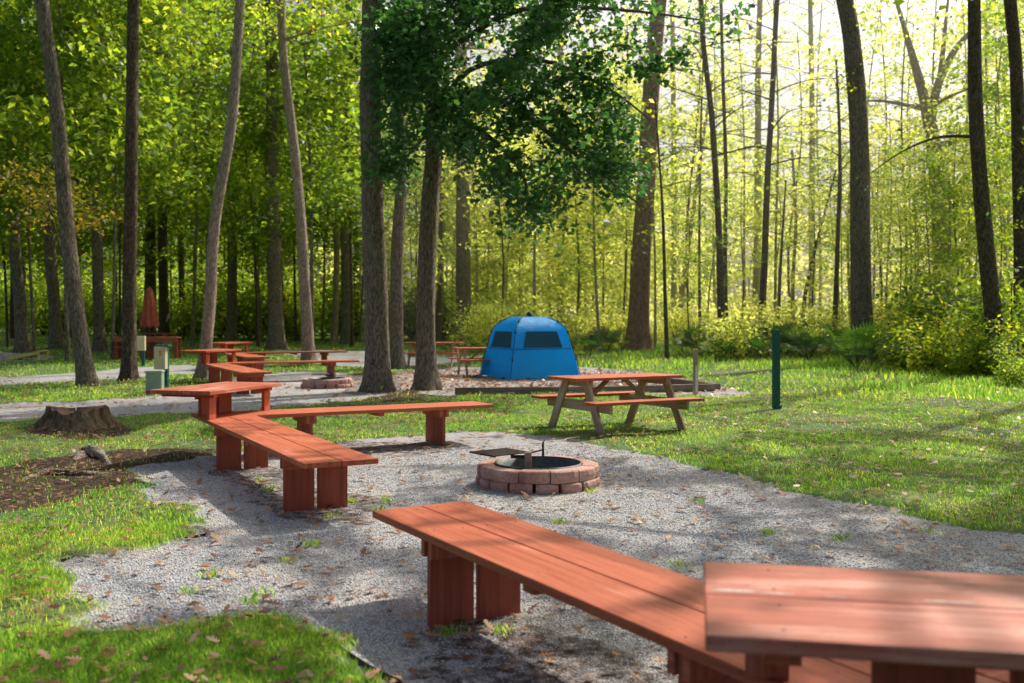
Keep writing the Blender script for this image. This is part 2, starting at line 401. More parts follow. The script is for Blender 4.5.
# taller things lit: bench top patch etc. at height h -> ellipse given directly on plane h
def ellz(px0, py0, px1, py1, z):
    cx = (px0+px1)/2; ya = (HC-z)/((py1-HZ)/F); yb = (HC-z)/((py0-HZ)/F); cy = (ya+yb)/2
    t = (z-.2)/SUN[2]
    return ((cx-512)/F*cy-SUN[0]*t, cy-SUN[1]*t, max(.12, (px1-px0)/2/F*cy), max(.12, (yb-ya)/2))
LIT += [(1.2, 26.5, 2.2, 2.5), ell(575, 378, 1050, 424), ell(600, 335, 1150, 385), ell(300, 335, 620, 372), ell(-60, 338, 200, 366), ell(180, 338, 420, 362), ell(430, 345, 640, 372), ell(380, 500, 480, 540), ell(480, 470, 620, 520), ell(180, 560, 330, 600), ell(860, 400, 1024, 440), ell(640, 450, 700, 470)]
LIT += [ellz(248, 424, 335, 452, .47), ellz(700, 560, 1060, 660, .79), ellz(400, 505, 560, 580, .47), ellz(520, 540, 720, 640, .47), ellz(290, 402, 500, 416, .47), ellz(548, 370, 690, 386, .75), ellz(225, 380, 285, 390, .79)]
def carve(c, keep_prob=0.06, rs=None):
    """False for leaves standing in the sun's way to a lit patch"""
    t = (c[:, 2]-0.2)/SUN[2]
    gx = c[:, 0]-SUN[0]*t; gy = c[:, 1]-SUN[1]*t
    k = np.ones(len(c), bool)
    for (x, y, rx, ry) in LIT:
        k &= ~((((gx-x)/rx)**2+((gy-y)/ry)**2) < 1.2)
    return k | (rs.random(len(c)) < keep_prob)

# ------------------------------------------------------------------ foliage
def leaves_mesh(name, centers, sizes, tints, material, rs, up_bias=0.6, shape='rhomb'):
    n = len(centers)
    nrm = rs.normal(size=(n, 3)); nrm[:, 2] = np.abs(nrm[:, 2])+up_bias; nrm /= np.linalg.norm(nrm, axis=1)[:, None]
    a = rs.normal(size=(n, 3)); a[:, 2] -= 0.5; a -= nrm*(a*nrm).sum(1)[:, None]; a /= np.linalg.norm(a, axis=1)[:, None]
    b = np.cross(nrm, a); s = sizes[:, None]
    if shape == 'rhomb':
        V = np.stack([centers-a*s*.5, centers+b*s*.30-a*s*.05+nrm*s*.06, centers+a*s*.5-nrm*s*.08, centers-b*s*.30-a*s*.05+nrm*s*.06], 1).reshape(-1, 3)
        k = 4
    else:
        pr = [(-.5, 0), (-.25, .17), (.0, .36), (.1, .17), (.32, .25), (.5, 0), (.32, -.25), (.1, -.17), (0, -.36), (-.25, -.17)]
        V = np.stack([centers+a*s*p+b*s*q+nrm*s*(abs(q)*.25-abs(p)*.2) for p, q in pr], 1).reshape(-1, 3); k = len(pr)
    idx = np.arange(n*k)
    return np_mesh(name, V, idx, np.full(n, k), material, False, {'tint': ('FACE', tints)})

def tube_np(path, radii, n):
    mb = MB(); mb.ring(path, radii, n, cap=False); return mb

def smooth_path(pts, sub=4):
    out = []
    P_ = [pts[0]]+list(pts)+[pts[-1]]
    for i in range(1, len(P_)-2):
        for k in range(sub):
            t = k/sub; a, b, c, d = P_[i-1], P_[i], P_[i+1], P_[i+2]
            out.append(0.5*((2*b)+(c-a)*t+(2*a-5*b+4*c-d)*t*t+(3*b-a-3*c+d)*t**3))
    out.append(pts[-1]); return out

def make_tree(name, path, r0, r1, bark_m, leaf_m, label=None, group=None, seed=0, crown=(8, 18), Rc=4.0, limbs=12, clus=5, per=60,
              leaf=0.16, flare=1.5, sides=14, carve_on=True, csize=0.75, limb_r=0.35, extra_clusters=None, droop=0.0, tint_bias=0.0, extra_limbs=None, near=False, xper=45):
    """path: list of world Vectors base->top. Root empty at base, trunk (with limbs) and crown as parts."""
    rs = np.random.default_rng(seed+100); rr = random.Random(seed)
    base = path[0].copy()
    root = empty(name, base, 0, label=label, cat='tree', group=group)
    sp = smooth_path([p-base for p in path], 6); n = len(sp)
    H = sp[-1].z
    mb = MB()
    # dense near the root for the flare
    extra = []
    for h in (-0.15, 0.0, 0.08, 0.18, 0.32, 0.5, 0.8):
        if h < sp[1].z: extra.append(sp[0].lerp(sp[1], max(h, -0.2)/max(0.01, sp[1].z)) if h >= 0 else Vector((0, 0, h)))
    pts = extra+sp[1:]
    rad = []
    for p in pts:
        t = max(0, p.z)/H; rr_ = r0*(1-t)+r1*t
        rad.append(rr_*(1+(flare-1)*math.exp(-max(p.z, 0)/(0.16+r0*0.8))))
    ph = rr.uniform(0, 6); nl = rr.choice([4, 5, 6])
    hs = [p.z for p in pts]
    def lob(k, a):
        e = math.exp(-max(hs[k], 0)/0.3)
        return 1+0.20*e*math.sin(nl*a+ph)+0.045*math.sin(3*a+hs[k]*0.9+ph)+0.03*math.sin(7*a+hs[k]*2.3)
    mb.ring(pts, rad, sides, cap=False, lobes=lob)
    def pos(z):
        for i in range(n-1):
            if sp[i+1].z >= z: return sp[i].lerp(sp[i+1], (z-sp[i].z)/max(1e-3, sp[i+1].z-sp[i].z))
        return sp[-1]
    C = []; S = []
    zc0, zc1 = crown
    for i in range(limbs):
        z = zc0+(zc1-zc0)*((i+rr.random()*0.8)/limbs)*0.92
        if z > H: z = H*0.98
        st = pos(z); az = i*2.4+rr.uniform(-.5, .5)
        tt = (z-zc0)/(zc1-zc0)
        L = Rc*(0.55+0.45*math.sin(math.pi*min(1, 0.2+tt*0.8)))*rr.uniform(0.65, 1.15)
        rise = rr.uniform(0.1, 0.5)*(0.4+tt)-droop
        d = Vector((math.cos(az), math.sin(az), rise))
        mid = st+d*L*0.5+Vector((rr.uniform(-.3, .3), rr.uniform(-.3, .3), rr.uniform(0, .3)))
        end = st+Vector((d.x, d.y, d.z*0.8))*L+Vector((rr.uniform(-.5, .5), rr.uniform(-.5, .5), 0))
        lp = smooth_path([st, mid, end], 4); rl = max(0.012, r0*limb_r*(1-0.6*tt))
        mb.ring(lp, [rl*(1-0.85*k/(len(lp)-1)) for k in range(len(lp))], 6, cap=False)
        for j in range(clus):
            f = rr.uniform(0.3, 1.0); q = lp[int(f*(len(lp)-1))]
            off = Vector((rr.gauss(0, 1), rr.gauss(0, 1), rr.gauss(0, 0.5)))*(L*0.20)
            e = q+off
            mb.ring([q, (q+e)/2+Vector((0, 0, 0.1)), e], [rl*0.30, rl*0.2, rl*0.08], 4, cap=False)
            C.append(e); S.append(csize*rr.uniform(0.55, 1.2))
    if extra_limbs:
        for lp in extra_limbs:
            q = smooth_path([p-base for p in lp[0]], 5)
            mb.ring(q, [lp[1]*(1-0.8*k/(len(q)-1)) for k in range(len(q))], 8, cap=False)
    mb.build('trunk', bark_m, root)
    if extra_clusters:
        for (c, s) in extra_clusters: C.append(c-base); S.append(s+100)
    cs, ts = [], []
    for c, s in zip(C, S):
        m = int(per*(s/csize)**2*rr.uniform(.6, 1.3))+3
        if s > 50: s -= 100; m = int(xper*rr.uniform(.6, 1.3))
        g = rs.normal(size=(m, 3))*np.array([s*.62, s*.62, s*.34])
        r_ = np.linalg.norm(g[:, :2], axis=1); g[:, 2] -= 0.18*r_**2/max(s, .3)
        cs.append(g+np.array(c)); ts.append(np.clip(rs.normal(0.42+tint_bias+rr.uniform(-.16, .16), 0.15, m), 0, 1))
    if cs:
        cs = np.concatenate(cs); ts = np.concatenate(ts)
        if carve_on:
            k = carve(cs+np.array(base), 0.015, rs); cs, ts = cs[k], ts[k]
        sz = leaf*rs.uniform(.65, 1.3, len(cs))
        link('crown', leaves_mesh('crown', cs, sz, ts, leaf_m, rs, shape='lobed' if near else 'rhomb'), root)
    return root

def px_path(pts, Y, top=None, hdir=(0, 0)):
    """pts base->up in picture positions at depth Y; top: final height"""
    x, y = (pts[0][0]-512)/F*Y, Y
    out = [Vector((x, Y, tzf(x, Y)-0.02))]
    for (a, b) in pts[1:]:
        v = at(a, b, Y); out.append(v)
    if top and top > out[-1].z+0.5:
        d = (out[-1]-out[-2]); d = d/max(d.z, .1)
        h = top-out[-1].z
        out.append(out[-1]+Vector((d.x*h*0.5, d.y*h*.5, h*.5))); out.append(out[-1]+Vector((d.x*h*0.25, d.y*h*.25, h*.5)))
    return out

B_, D_, PA, PN, YB = M_BARK, M_BARKD, M_BARKP, M_PINE, M_BARKY
# base->up px points, base Y, px width at base, bark, leaf, height, crown z-range, Rc, label
T = [
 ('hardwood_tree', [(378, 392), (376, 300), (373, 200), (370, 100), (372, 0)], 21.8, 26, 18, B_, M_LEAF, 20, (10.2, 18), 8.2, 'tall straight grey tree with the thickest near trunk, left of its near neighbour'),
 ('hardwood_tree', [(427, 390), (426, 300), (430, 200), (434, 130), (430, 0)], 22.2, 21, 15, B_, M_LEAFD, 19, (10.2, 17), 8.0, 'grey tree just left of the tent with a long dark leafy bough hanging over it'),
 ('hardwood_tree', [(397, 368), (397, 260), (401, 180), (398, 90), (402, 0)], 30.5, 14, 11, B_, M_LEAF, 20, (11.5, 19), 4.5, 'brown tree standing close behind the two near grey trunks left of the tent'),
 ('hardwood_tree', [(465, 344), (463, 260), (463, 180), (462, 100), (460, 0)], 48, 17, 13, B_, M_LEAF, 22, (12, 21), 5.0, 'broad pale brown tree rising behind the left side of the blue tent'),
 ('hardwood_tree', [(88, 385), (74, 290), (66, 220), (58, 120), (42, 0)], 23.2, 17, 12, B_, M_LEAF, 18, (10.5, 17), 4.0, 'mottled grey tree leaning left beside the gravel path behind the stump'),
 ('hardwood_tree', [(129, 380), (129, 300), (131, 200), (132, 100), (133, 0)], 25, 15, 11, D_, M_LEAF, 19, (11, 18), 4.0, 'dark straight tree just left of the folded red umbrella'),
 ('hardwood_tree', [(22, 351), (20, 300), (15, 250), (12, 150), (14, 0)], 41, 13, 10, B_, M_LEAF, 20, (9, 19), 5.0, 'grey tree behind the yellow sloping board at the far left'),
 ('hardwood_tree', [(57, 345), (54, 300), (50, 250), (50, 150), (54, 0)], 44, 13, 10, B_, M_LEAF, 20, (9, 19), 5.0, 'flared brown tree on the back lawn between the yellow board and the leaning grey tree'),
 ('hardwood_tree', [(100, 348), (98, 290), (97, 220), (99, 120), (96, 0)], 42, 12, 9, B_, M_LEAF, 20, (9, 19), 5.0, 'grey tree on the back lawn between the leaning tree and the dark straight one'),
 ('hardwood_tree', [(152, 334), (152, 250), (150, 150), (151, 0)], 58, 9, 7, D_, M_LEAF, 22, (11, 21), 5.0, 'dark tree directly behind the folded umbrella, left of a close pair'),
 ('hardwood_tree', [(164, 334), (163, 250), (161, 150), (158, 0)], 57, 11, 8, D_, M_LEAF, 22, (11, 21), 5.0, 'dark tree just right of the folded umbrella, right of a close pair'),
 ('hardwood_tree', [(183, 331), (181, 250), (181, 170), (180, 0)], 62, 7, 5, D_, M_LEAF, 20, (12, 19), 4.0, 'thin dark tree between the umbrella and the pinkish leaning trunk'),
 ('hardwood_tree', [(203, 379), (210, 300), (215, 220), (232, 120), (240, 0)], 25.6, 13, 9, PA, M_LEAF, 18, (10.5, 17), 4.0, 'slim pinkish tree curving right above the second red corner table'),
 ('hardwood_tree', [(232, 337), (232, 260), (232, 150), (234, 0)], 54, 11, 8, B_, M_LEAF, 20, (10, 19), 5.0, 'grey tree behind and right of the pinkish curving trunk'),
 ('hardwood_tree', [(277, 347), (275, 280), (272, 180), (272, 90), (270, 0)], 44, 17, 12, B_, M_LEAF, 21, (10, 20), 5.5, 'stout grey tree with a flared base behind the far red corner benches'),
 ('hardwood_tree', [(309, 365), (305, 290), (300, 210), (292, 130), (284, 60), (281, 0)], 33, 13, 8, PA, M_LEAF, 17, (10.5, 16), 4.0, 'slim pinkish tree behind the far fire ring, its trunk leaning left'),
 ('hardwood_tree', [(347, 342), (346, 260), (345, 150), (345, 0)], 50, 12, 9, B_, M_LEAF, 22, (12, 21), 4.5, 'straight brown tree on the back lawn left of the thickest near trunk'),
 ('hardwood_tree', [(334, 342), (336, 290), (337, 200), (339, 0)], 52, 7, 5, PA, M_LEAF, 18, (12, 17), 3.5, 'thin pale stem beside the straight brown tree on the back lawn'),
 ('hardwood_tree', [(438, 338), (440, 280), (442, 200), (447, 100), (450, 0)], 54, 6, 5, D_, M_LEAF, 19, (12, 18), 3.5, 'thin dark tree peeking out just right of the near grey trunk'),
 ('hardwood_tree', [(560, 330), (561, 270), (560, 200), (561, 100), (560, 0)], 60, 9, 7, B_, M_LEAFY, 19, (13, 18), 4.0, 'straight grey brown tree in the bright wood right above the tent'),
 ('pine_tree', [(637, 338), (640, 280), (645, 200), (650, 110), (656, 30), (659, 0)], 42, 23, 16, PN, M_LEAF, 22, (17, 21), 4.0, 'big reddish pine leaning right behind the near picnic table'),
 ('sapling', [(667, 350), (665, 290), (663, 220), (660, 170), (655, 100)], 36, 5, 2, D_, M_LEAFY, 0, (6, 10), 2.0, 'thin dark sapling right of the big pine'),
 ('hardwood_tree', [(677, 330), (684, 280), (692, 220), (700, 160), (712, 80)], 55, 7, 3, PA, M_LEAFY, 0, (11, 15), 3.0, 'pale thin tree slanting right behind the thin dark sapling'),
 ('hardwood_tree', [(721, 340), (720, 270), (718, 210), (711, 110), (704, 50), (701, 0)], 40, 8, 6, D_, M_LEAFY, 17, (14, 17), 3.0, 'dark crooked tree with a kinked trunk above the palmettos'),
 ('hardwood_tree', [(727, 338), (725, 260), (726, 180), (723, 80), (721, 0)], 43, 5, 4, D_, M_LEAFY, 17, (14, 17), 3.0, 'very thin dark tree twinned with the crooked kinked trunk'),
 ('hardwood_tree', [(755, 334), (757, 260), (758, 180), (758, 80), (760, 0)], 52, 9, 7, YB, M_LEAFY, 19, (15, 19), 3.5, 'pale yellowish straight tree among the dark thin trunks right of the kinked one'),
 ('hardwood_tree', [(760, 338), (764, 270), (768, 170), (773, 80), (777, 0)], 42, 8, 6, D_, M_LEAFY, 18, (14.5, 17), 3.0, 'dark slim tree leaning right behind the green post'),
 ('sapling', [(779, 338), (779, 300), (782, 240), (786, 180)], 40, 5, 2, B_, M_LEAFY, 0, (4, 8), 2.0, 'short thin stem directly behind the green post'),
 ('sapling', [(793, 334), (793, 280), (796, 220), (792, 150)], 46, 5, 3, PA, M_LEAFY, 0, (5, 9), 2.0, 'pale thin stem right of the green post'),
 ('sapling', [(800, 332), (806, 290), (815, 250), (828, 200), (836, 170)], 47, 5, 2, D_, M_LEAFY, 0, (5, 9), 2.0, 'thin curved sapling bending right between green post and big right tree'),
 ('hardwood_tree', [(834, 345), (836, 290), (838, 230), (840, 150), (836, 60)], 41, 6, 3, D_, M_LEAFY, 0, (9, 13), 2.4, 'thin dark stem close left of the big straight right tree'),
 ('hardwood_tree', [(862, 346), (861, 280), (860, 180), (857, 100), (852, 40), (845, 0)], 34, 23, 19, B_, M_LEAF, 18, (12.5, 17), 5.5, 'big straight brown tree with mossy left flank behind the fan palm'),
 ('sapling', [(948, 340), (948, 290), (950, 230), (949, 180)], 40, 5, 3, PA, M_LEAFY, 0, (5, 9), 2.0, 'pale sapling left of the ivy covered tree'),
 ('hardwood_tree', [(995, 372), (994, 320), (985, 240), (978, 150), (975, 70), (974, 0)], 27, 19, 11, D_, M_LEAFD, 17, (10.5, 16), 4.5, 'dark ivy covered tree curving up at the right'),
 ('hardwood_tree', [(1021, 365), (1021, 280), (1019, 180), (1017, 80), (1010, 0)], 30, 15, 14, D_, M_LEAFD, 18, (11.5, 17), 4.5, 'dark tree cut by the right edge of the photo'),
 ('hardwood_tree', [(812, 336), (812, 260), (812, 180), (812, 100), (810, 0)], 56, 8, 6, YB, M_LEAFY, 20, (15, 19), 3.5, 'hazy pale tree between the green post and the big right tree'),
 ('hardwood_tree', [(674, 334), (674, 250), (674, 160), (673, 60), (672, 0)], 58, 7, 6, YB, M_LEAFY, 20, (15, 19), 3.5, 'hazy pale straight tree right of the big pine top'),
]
for i, (nm, pts, Y, w0, w1, bk, lf, top, cr, Rc, lab) in enumerate(T):
    path = px_path(pts, Y, top)
    r0 = w0/2/F*Y*0.92; r1 = w1/2/F*Y*0.75
    H = path[-1].z
    cr = (min(cr[0], H*0.75), min(cr[1], H*1.05))
    kw = {}
    if i == 1:   # the dark bough hanging before the tent
        ec = []; el = []
        rr = random.Random(5)
        YB0 = 20.5
        limbs_px = [[(432, 120), (470, 70), (540, 60), (610, 90), (650, 120)], [(434, 90), (500, 100), (570, 150), (620, 190), (655, 215)],
                    [(432, 60), (520, 10), (620, 10), (700, 20)], [(433, 110), (480, 130), (520, 170), (528, 205)], [(432, 130), (405, 160), (398, 200)]]
        for k, lp in enumerate(limbs_px):
            Yt = 22.2-(0.7+k*0.35)
            v = [at(a, b, 22.2+(Yt-22.2)*(j/(len(lp)-1))) for j, (a, b) in enumerate(lp)]
            el.append((v, 0.075 if k < 4 else 0.045))
        def inreg(a, b):
            top_ = -40
            bot = 110+40*math.sin((a-380)/60.0) if a < 430 else (150+75*math.exp(-((a-530)/38.0)**2) if a < 590 else 205-abs(a-635)*0.8)
            if a < 400: bot = min(bot+60, 190)
            if a > 628: bot = 78-(a-628)*.45
            return top_ < b < bot
        tries = 0
        while len(ec) < 360 and tries < 9000:
            tries += 1
            a = rr.uniform(386, 740); b = rr.uniform(-30, 225)
            if not inreg(a, b): continue
            if 440 < a < 500 and 20 < b < 60 and rr.random() < .8: continue
            if mnoise.noise(Vector((a/38.0, b/30.0, 3.3))) < -0.24: continue
            ec.append((at(a, b, rr.uniform(18.6, 22.6)), rr.uniform(0.35, 0.62)))
        kw = dict(extra_clusters=ec, extra_limbs=el, near=True, xper=95)
    if i == 33:  # ivy
        rr = random.Random(9); ec = []
        for k in range(70):
            f = rr.random()**1.3; zz = 0.2+f*6.5
            pb = path[0]
            for q in range(len(path)-1):
                if path[q+1].z >= zz: pb = path[q].lerp(path[q+1], (zz-path[q].z)/(path[q+1].z-path[q].z)); break
            ec.append((pb+Vector((rr.gauss(0, .22), rr.gauss(0, .22), 0)), rr.uniform(.18, .34)))
        v0 = at(978, 137, 27)
        kw = dict(extra_clusters=ec+[(at(a, b, 26.6), .45) for a, b in ((940, 135), (915, 140), (890, 150), (870, 178), (900, 170), (1005, 100), (1010, 60), (1000, 130), (1015, 150), (1010, 200), (1005, 240), (1018, 230), (860, 190), (930, 95), (950, 110), (905, 125))],
                  extra_limbs=[([v0, at(940, 137, 26.8), at(905, 150, 26.6), at(872, 172, 26.4)], 0.05)])
    if i in (31, 34):
        rr = random.Random(i)
        reg = [(800, 905, 0, 40), (820, 850, 0, 110), (868, 925, 20, 130)] if i == 31 else [(985, 1040, 0, 330), (930, 1000, 0, 60), (955, 990, 60, 130), (900, 965, -10, 30)]
        kw = dict(extra_clusters=[(at(rr.uniform(a, b), rr.uniform(c, d), Y-rr.uniform(0, 2.5)), rr.uniform(.4, .75)) for (a, b, c, d) in reg for _ in range(9 if i == 31 else 13)], xper=34)
    if i == 0:
        rr = random.Random(3); kw = dict(extra_clusters=[(path[0]+Vector((rr.gauss(.05, .28), -.32+rr.gauss(0, .08), rr.uniform(.02, .3))), .14) for _ in range(16)], xper=16)
    small = nm == 'sapling'
    airy = lf is M_LEAFY and not small
    if airy: cr = (min(7.5, H*.55), H)
    make_tree(nm, path, r0, r1, bk, lf, label=lab, seed=i, crown=cr, Rc=Rc*(0.9 if small else 1), limbs=(7 if small else (15 if airy else 11)), clus=(4 if small else 5 if airy else 6),
              per=(34 if small else (80 if i < 2 else 40 if airy else 60)), leaf=(0.16 if Y < 35 else 0.24), flare=(1.15 if small else 1.55), sides=(10 if w0 < 10 else 22), csize=(0.6 if small else 0.95), limb_r=0.3, **kw)

# forked pale tree
fp = px_path([(945, 345), (942, 260), (936, 170), (927, 105)], 46)
fk = [([at(930, 120, 46), at(938, 85, 46), at(955, 50, 46), at(985, 15, 46), at(1010, -30, 46)], 0.24), ([at(928, 112, 46), at(915, 65, 46), at(905, 30, 46), at(890, -20, 46)], 0.26), ([at(940, 80, 46), at(945, 30, 46), at(950, -20, 46)], 0.15)]
make_tree('hardwood_tree', fp, 0.42, 0.3, M_BARKP, M_LEAFY, label='pale tree forking into two heavy limbs against the bright sky', seed=77, crown=(9, 16), Rc=3.5, limbs=3, clus=3, per=40, leaf=0.19, extra_limbs=fk,
          extra_clusters=[(at(a, b, 46), 0.8) for a, b in ((990, 10), (960, 30), (1005, 60), (885, 0), (910, 20), (900, 60), (875, 40), (950, 5), (1010, 20), (870, 10))])

# orange-tinged low spray at the left
make_tree('young_maple', px_path([(84, 378), (72, 290), (58, 240), (45, 190)], 25), 0.05, 0.02, M_BARKD, M_LEAFO, label='young tree with orange tinged leaves at the left beside the leaning grey trunk', seed=78, crown=(3.6, 5.6), Rc=1.6, limbs=7, clus=4, per=45, leaf=0.13, csize=0.5, sides=8, tint_bias=-0.22)

# unseen trees added right of the frame to shade the campsite
for k, (x, y, z0, z1, rc) in enumerate([(12.0, 17.0, 9.3, 14, 8.2), (15.5, 24.5, 11.5, 17, 6.5), (8.4, 12.5, 8.2, 13, 8.4), (6.4, 6.5, 7.0, 11, 6.4), (3.6, 2.2, 6.4, 10, 4.6)]):
    make_tree('hardwood_tree', [Vector((x, y, 0)), Vector((x+.1, y, 4)), Vector((x-.1, y+.2, 9)), Vector((x, y, z1))], 0.27, 0.1, M_BARK, M_LEAF, label='unseen grey tree added to shade the campsite from the right', group='unseen trees added to shade the campsite', seed=200+k, crown=(z0, z1), Rc=rc, limbs=15, clus=5, per=190, leaf=0.19, csize=0.95, limb_r=.25)

# ------------------------------------------------------------------ woodland fill: prototypes and copies
def proto_tree(seed, H, z0, Rc, bk, lf, limbs, clus, per, leaf, csize, r0, name):
    rr = random.Random(seed)
    path = [Vector((0, 0, -.1)), Vector((rr.uniform(-.2, .2), rr.uniform(-.2, .2), H*.3)), Vector((rr.uniform(-.5, .5), rr.uniform(-.4, .4), H*.65)), Vector((rr.uniform(-.8, .8), 0, H))]
    return make_tree(name, path, r0, r0*.3, bk, lf, seed=seed, crown=(z0, H), Rc=Rc, limbs=limbs, clus=clus, per=per, leaf=leaf, csize=csize, carve_on=False, flare=1.35, sides=10)
def scatter(protos, spots, label, group, cat='tree'):
    used = set()
    rr = random.Random(len(spots))
    for i, (x, y, s) in enumerate(spots):
        p = protos[i % len(protos)]; z = tzf(x, y)
        if i < len(protos):
            o = p; o.location = (x, y, z); o.rotation_euler = (0, 0, rr.uniform(0, 6.28)); tag(o, label, cat, group)
        else: o = copy_thing(p, (x, y, z), rr.uniform(0, 6.28), label=label, cat=cat, group=group)
        o.scale = (s*rr.uniform(.9, 1.1), s*rr.uniform(.9, 1.1), s*rr.uniform(.92, 1.12))
def px_spots(lst): return [((a-512)/F*y, y, s) for a, y, s in lst]
rr = random.Random(42)
# left: tall, deep green, foliage from low down
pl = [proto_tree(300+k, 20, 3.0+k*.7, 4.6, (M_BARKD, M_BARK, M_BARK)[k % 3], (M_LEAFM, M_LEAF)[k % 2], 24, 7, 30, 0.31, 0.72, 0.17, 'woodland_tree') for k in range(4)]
sl = []
for row, (y, x0, x1, n) in enumerate([(60, -40, -13, 8), (74, -50, -16, 9)]):
    for k in range(n):
        sl.append((x0+(x1-x0)*(k+rr.uniform(.2, .8))/n, y+rr.uniform(-3, 3), rr.uniform(.85, 1.2)))
scatter(pl, sl, 'leafy green tree deep in the dark left half of the wood', 'green trees deep in the left wood')
# centre/right: young sunny trees
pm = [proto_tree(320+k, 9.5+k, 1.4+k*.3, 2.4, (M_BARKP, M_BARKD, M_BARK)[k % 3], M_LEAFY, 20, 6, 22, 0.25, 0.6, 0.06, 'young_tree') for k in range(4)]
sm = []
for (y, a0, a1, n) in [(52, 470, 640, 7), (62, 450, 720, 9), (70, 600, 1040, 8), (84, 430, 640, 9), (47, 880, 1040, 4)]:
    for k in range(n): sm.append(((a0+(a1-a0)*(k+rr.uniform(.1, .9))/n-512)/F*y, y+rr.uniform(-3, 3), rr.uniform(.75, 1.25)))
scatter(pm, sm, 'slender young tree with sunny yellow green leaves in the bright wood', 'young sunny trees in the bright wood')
# right: a few tall light ones
pq = [proto_tree(350+k, 19, 5.5+1.5*k, 3.4, (M_BARKY, M_BARKP, M_BARKD)[k], (M_LEAFY, M_LEAFM, M_LEAFY)[k], 18, 5, 12, 0.24, 0.55, 0.09, 'airy_tree') for k in range(3)]
sq = px_spots([(852, 48, .9), (872, 56, .95), (905, 47, .85), (936, 46, .9), (1002, 41, .85), (700, 46, .85), (775, 46, .85), (505, 62, 1), (552, 58, 1), (592, 56, 1), (628, 60, 1), (690, 52, .95), (716, 58, 1), (745, 54, .95), (792, 52, .9), (820, 58, 1), (882, 50, .9), (915, 56, .9), (965, 52, 1), (990, 46, .95), (1015, 52, 1), (400, 72, 1), (445, 74, 1), (350, 74, 1), (470, 78, 1.1)])
scatter(pq, sq, 'tall airy tree with loose leafy branches in the sunny half of the wood', 'tall loose leaved trees in the sunny half of the wood')
pr_ = [proto_tree(340+k, 20, 6.5+2*k, 3.2, M_BARKY, M_LEAFY, 16, 6, 18, 0.28, 0.65, 0.11, 'tall_thin_tree') for k in range(3)]
sr = px_spots([(520, 72, 1.1), (640, 72, 1), (742, 74, .8), (985, 62, 1.05), (1008, 56, 1.05), (545, 80, 1.1), (835, 76, .8), (1030, 48, 1)])
scatter(pr_, sr, 'tall thin tree with airy yellow green crown in the bright wood', 'tall airy trees in the bright wood')

# nearer leafy understorey with foliage hanging in view
pu = [proto_tree(360+k, 12+k, 3.4+k*.5, 3.3, (M_BARKD, M_BARK)[k % 2], (M_LEAF, M_LEAFM)[k % 2], 22, 6, 56, 0.21, 0.72, 0.06, 'understorey_tree') for k in range(4)]
su = px_spots([(-15, 36, 1.35), (68, 34, 1.35), (128, 37, 1.35), (192, 46, 1.35), (258, 47, 1.35), (312, 43, 1.35), (352, 47, 1.3), (-40, 38, 1.1), (8, 46, 1.1), (35, 37, 1.0), (78, 48, 1.2), (112, 36, 1.1), (118, 66, 1.2), (172, 66, 1.1), (192, 65, 1.2), (222, 63, 1.1), (252, 66, 1.2), (262, 53, 1.0), (296, 54, 1.2), (322, 55, 1.1), (360, 54, 1.2), (385, 62, 1.0), (415, 58, 1.2), (445, 56, .9), (-10, 52, 1.2), (60, 55, 1.2), (120, 56, 1.2), (210, 57, 1.1), (285, 56, 1.1)])
scatter(pu, su, 'young green tree with spreading sprays of leaves among the left trunks', 'young green trees among the left trunks')
pv = [proto_tree(380+k, 11+k, 2.6+k, 2.8, (M_BARKD, M_BARKP)[k % 2], (M_LEAFY, M_LEAFM)[k % 2], 16, 5, 30, 0.20, 0.6, 0.06, 'understorey_tree') for k in range(4)]
sv = px_spots([(902, 39, .55), (928, 36, .6), (955, 38, .65), (975, 34, .55), (1003, 35, .65), (1030, 31, .65), (880, 42, .6), (842, 44, .6), (322, 66, 1.1), (350, 60, 1.1), (370, 55, .9), (385, 70, 1.2), (410, 60, 1.1), (432, 66, 1.2), (452, 58, 1.0), (475, 64, 1.2), (395, 50, .7), (485, 52, 1), (500, 46, 1), (535, 42, 1.1), (575, 46, 1), (600, 40, 1), (622, 48, 1.1), (655, 44, 1), (690, 48, .75), (708, 41, .65), (740, 45, .65), (775, 48, .7), (815, 43, .65), (838, 49, .8), (885, 45, .75), (915, 40, .6), (955, 46, .7), (985, 38, 1), (1020, 42, 1.1), (1045, 36, 1.1)])
scatter(pv, sv, 'young sunlit tree with spreading yellow green sprays before the bright wood', 'young sunlit trees before the bright wood')

# undergrowth shrubs
def proto_shrub(seed, r, h, lf, per, leaf, name='shrub', low=0.25):
    rs = np.random.default_rng(seed); rr2 = random.Random(seed)
    root = empty(name); mb = MB(); C = []
    for k in range(11):
        az = rr2.uniform(0, 6.28); L = r*rr2.uniform(.4, 1)
        e = Vector((math.cos(az)*L, math.sin(az)*L, h*rr2.uniform(.35, 1)))
        mb.ring([Vector((0, 0, -.05)), Vector((e.x*.4, e.y*.4, e.z*.6)), e], [.022, .015, .006], 5, cap=False)
        C += [e, Vector((e.x*.7, e.y*.7, e.z*.7)), Vector((e.x*.9, e.y*.9, e.z*low+.1))]
    mb.build('stems', M_BARKD, root)
    cs = np.concatenate([np.array(c)+rs.normal(size=(per, 3))*np.array([.3, .3, .2])*r*.85 for c in C]); cs[:, 2] = np.abs(cs[:, 2])+.02
    ts = np.clip(rs.normal(.45, .2, len(cs)), 0, 1)
    link('foliage', leaves_mesh('foliage', cs, leaf*rs.uniform(.6, 1.3, len(cs)), ts, lf, rs), root)
    return root
ps = [proto_shrub(400+k, .9, 1.5, M_LEAFY, 45, .12) for k in range(3)]
ss = []
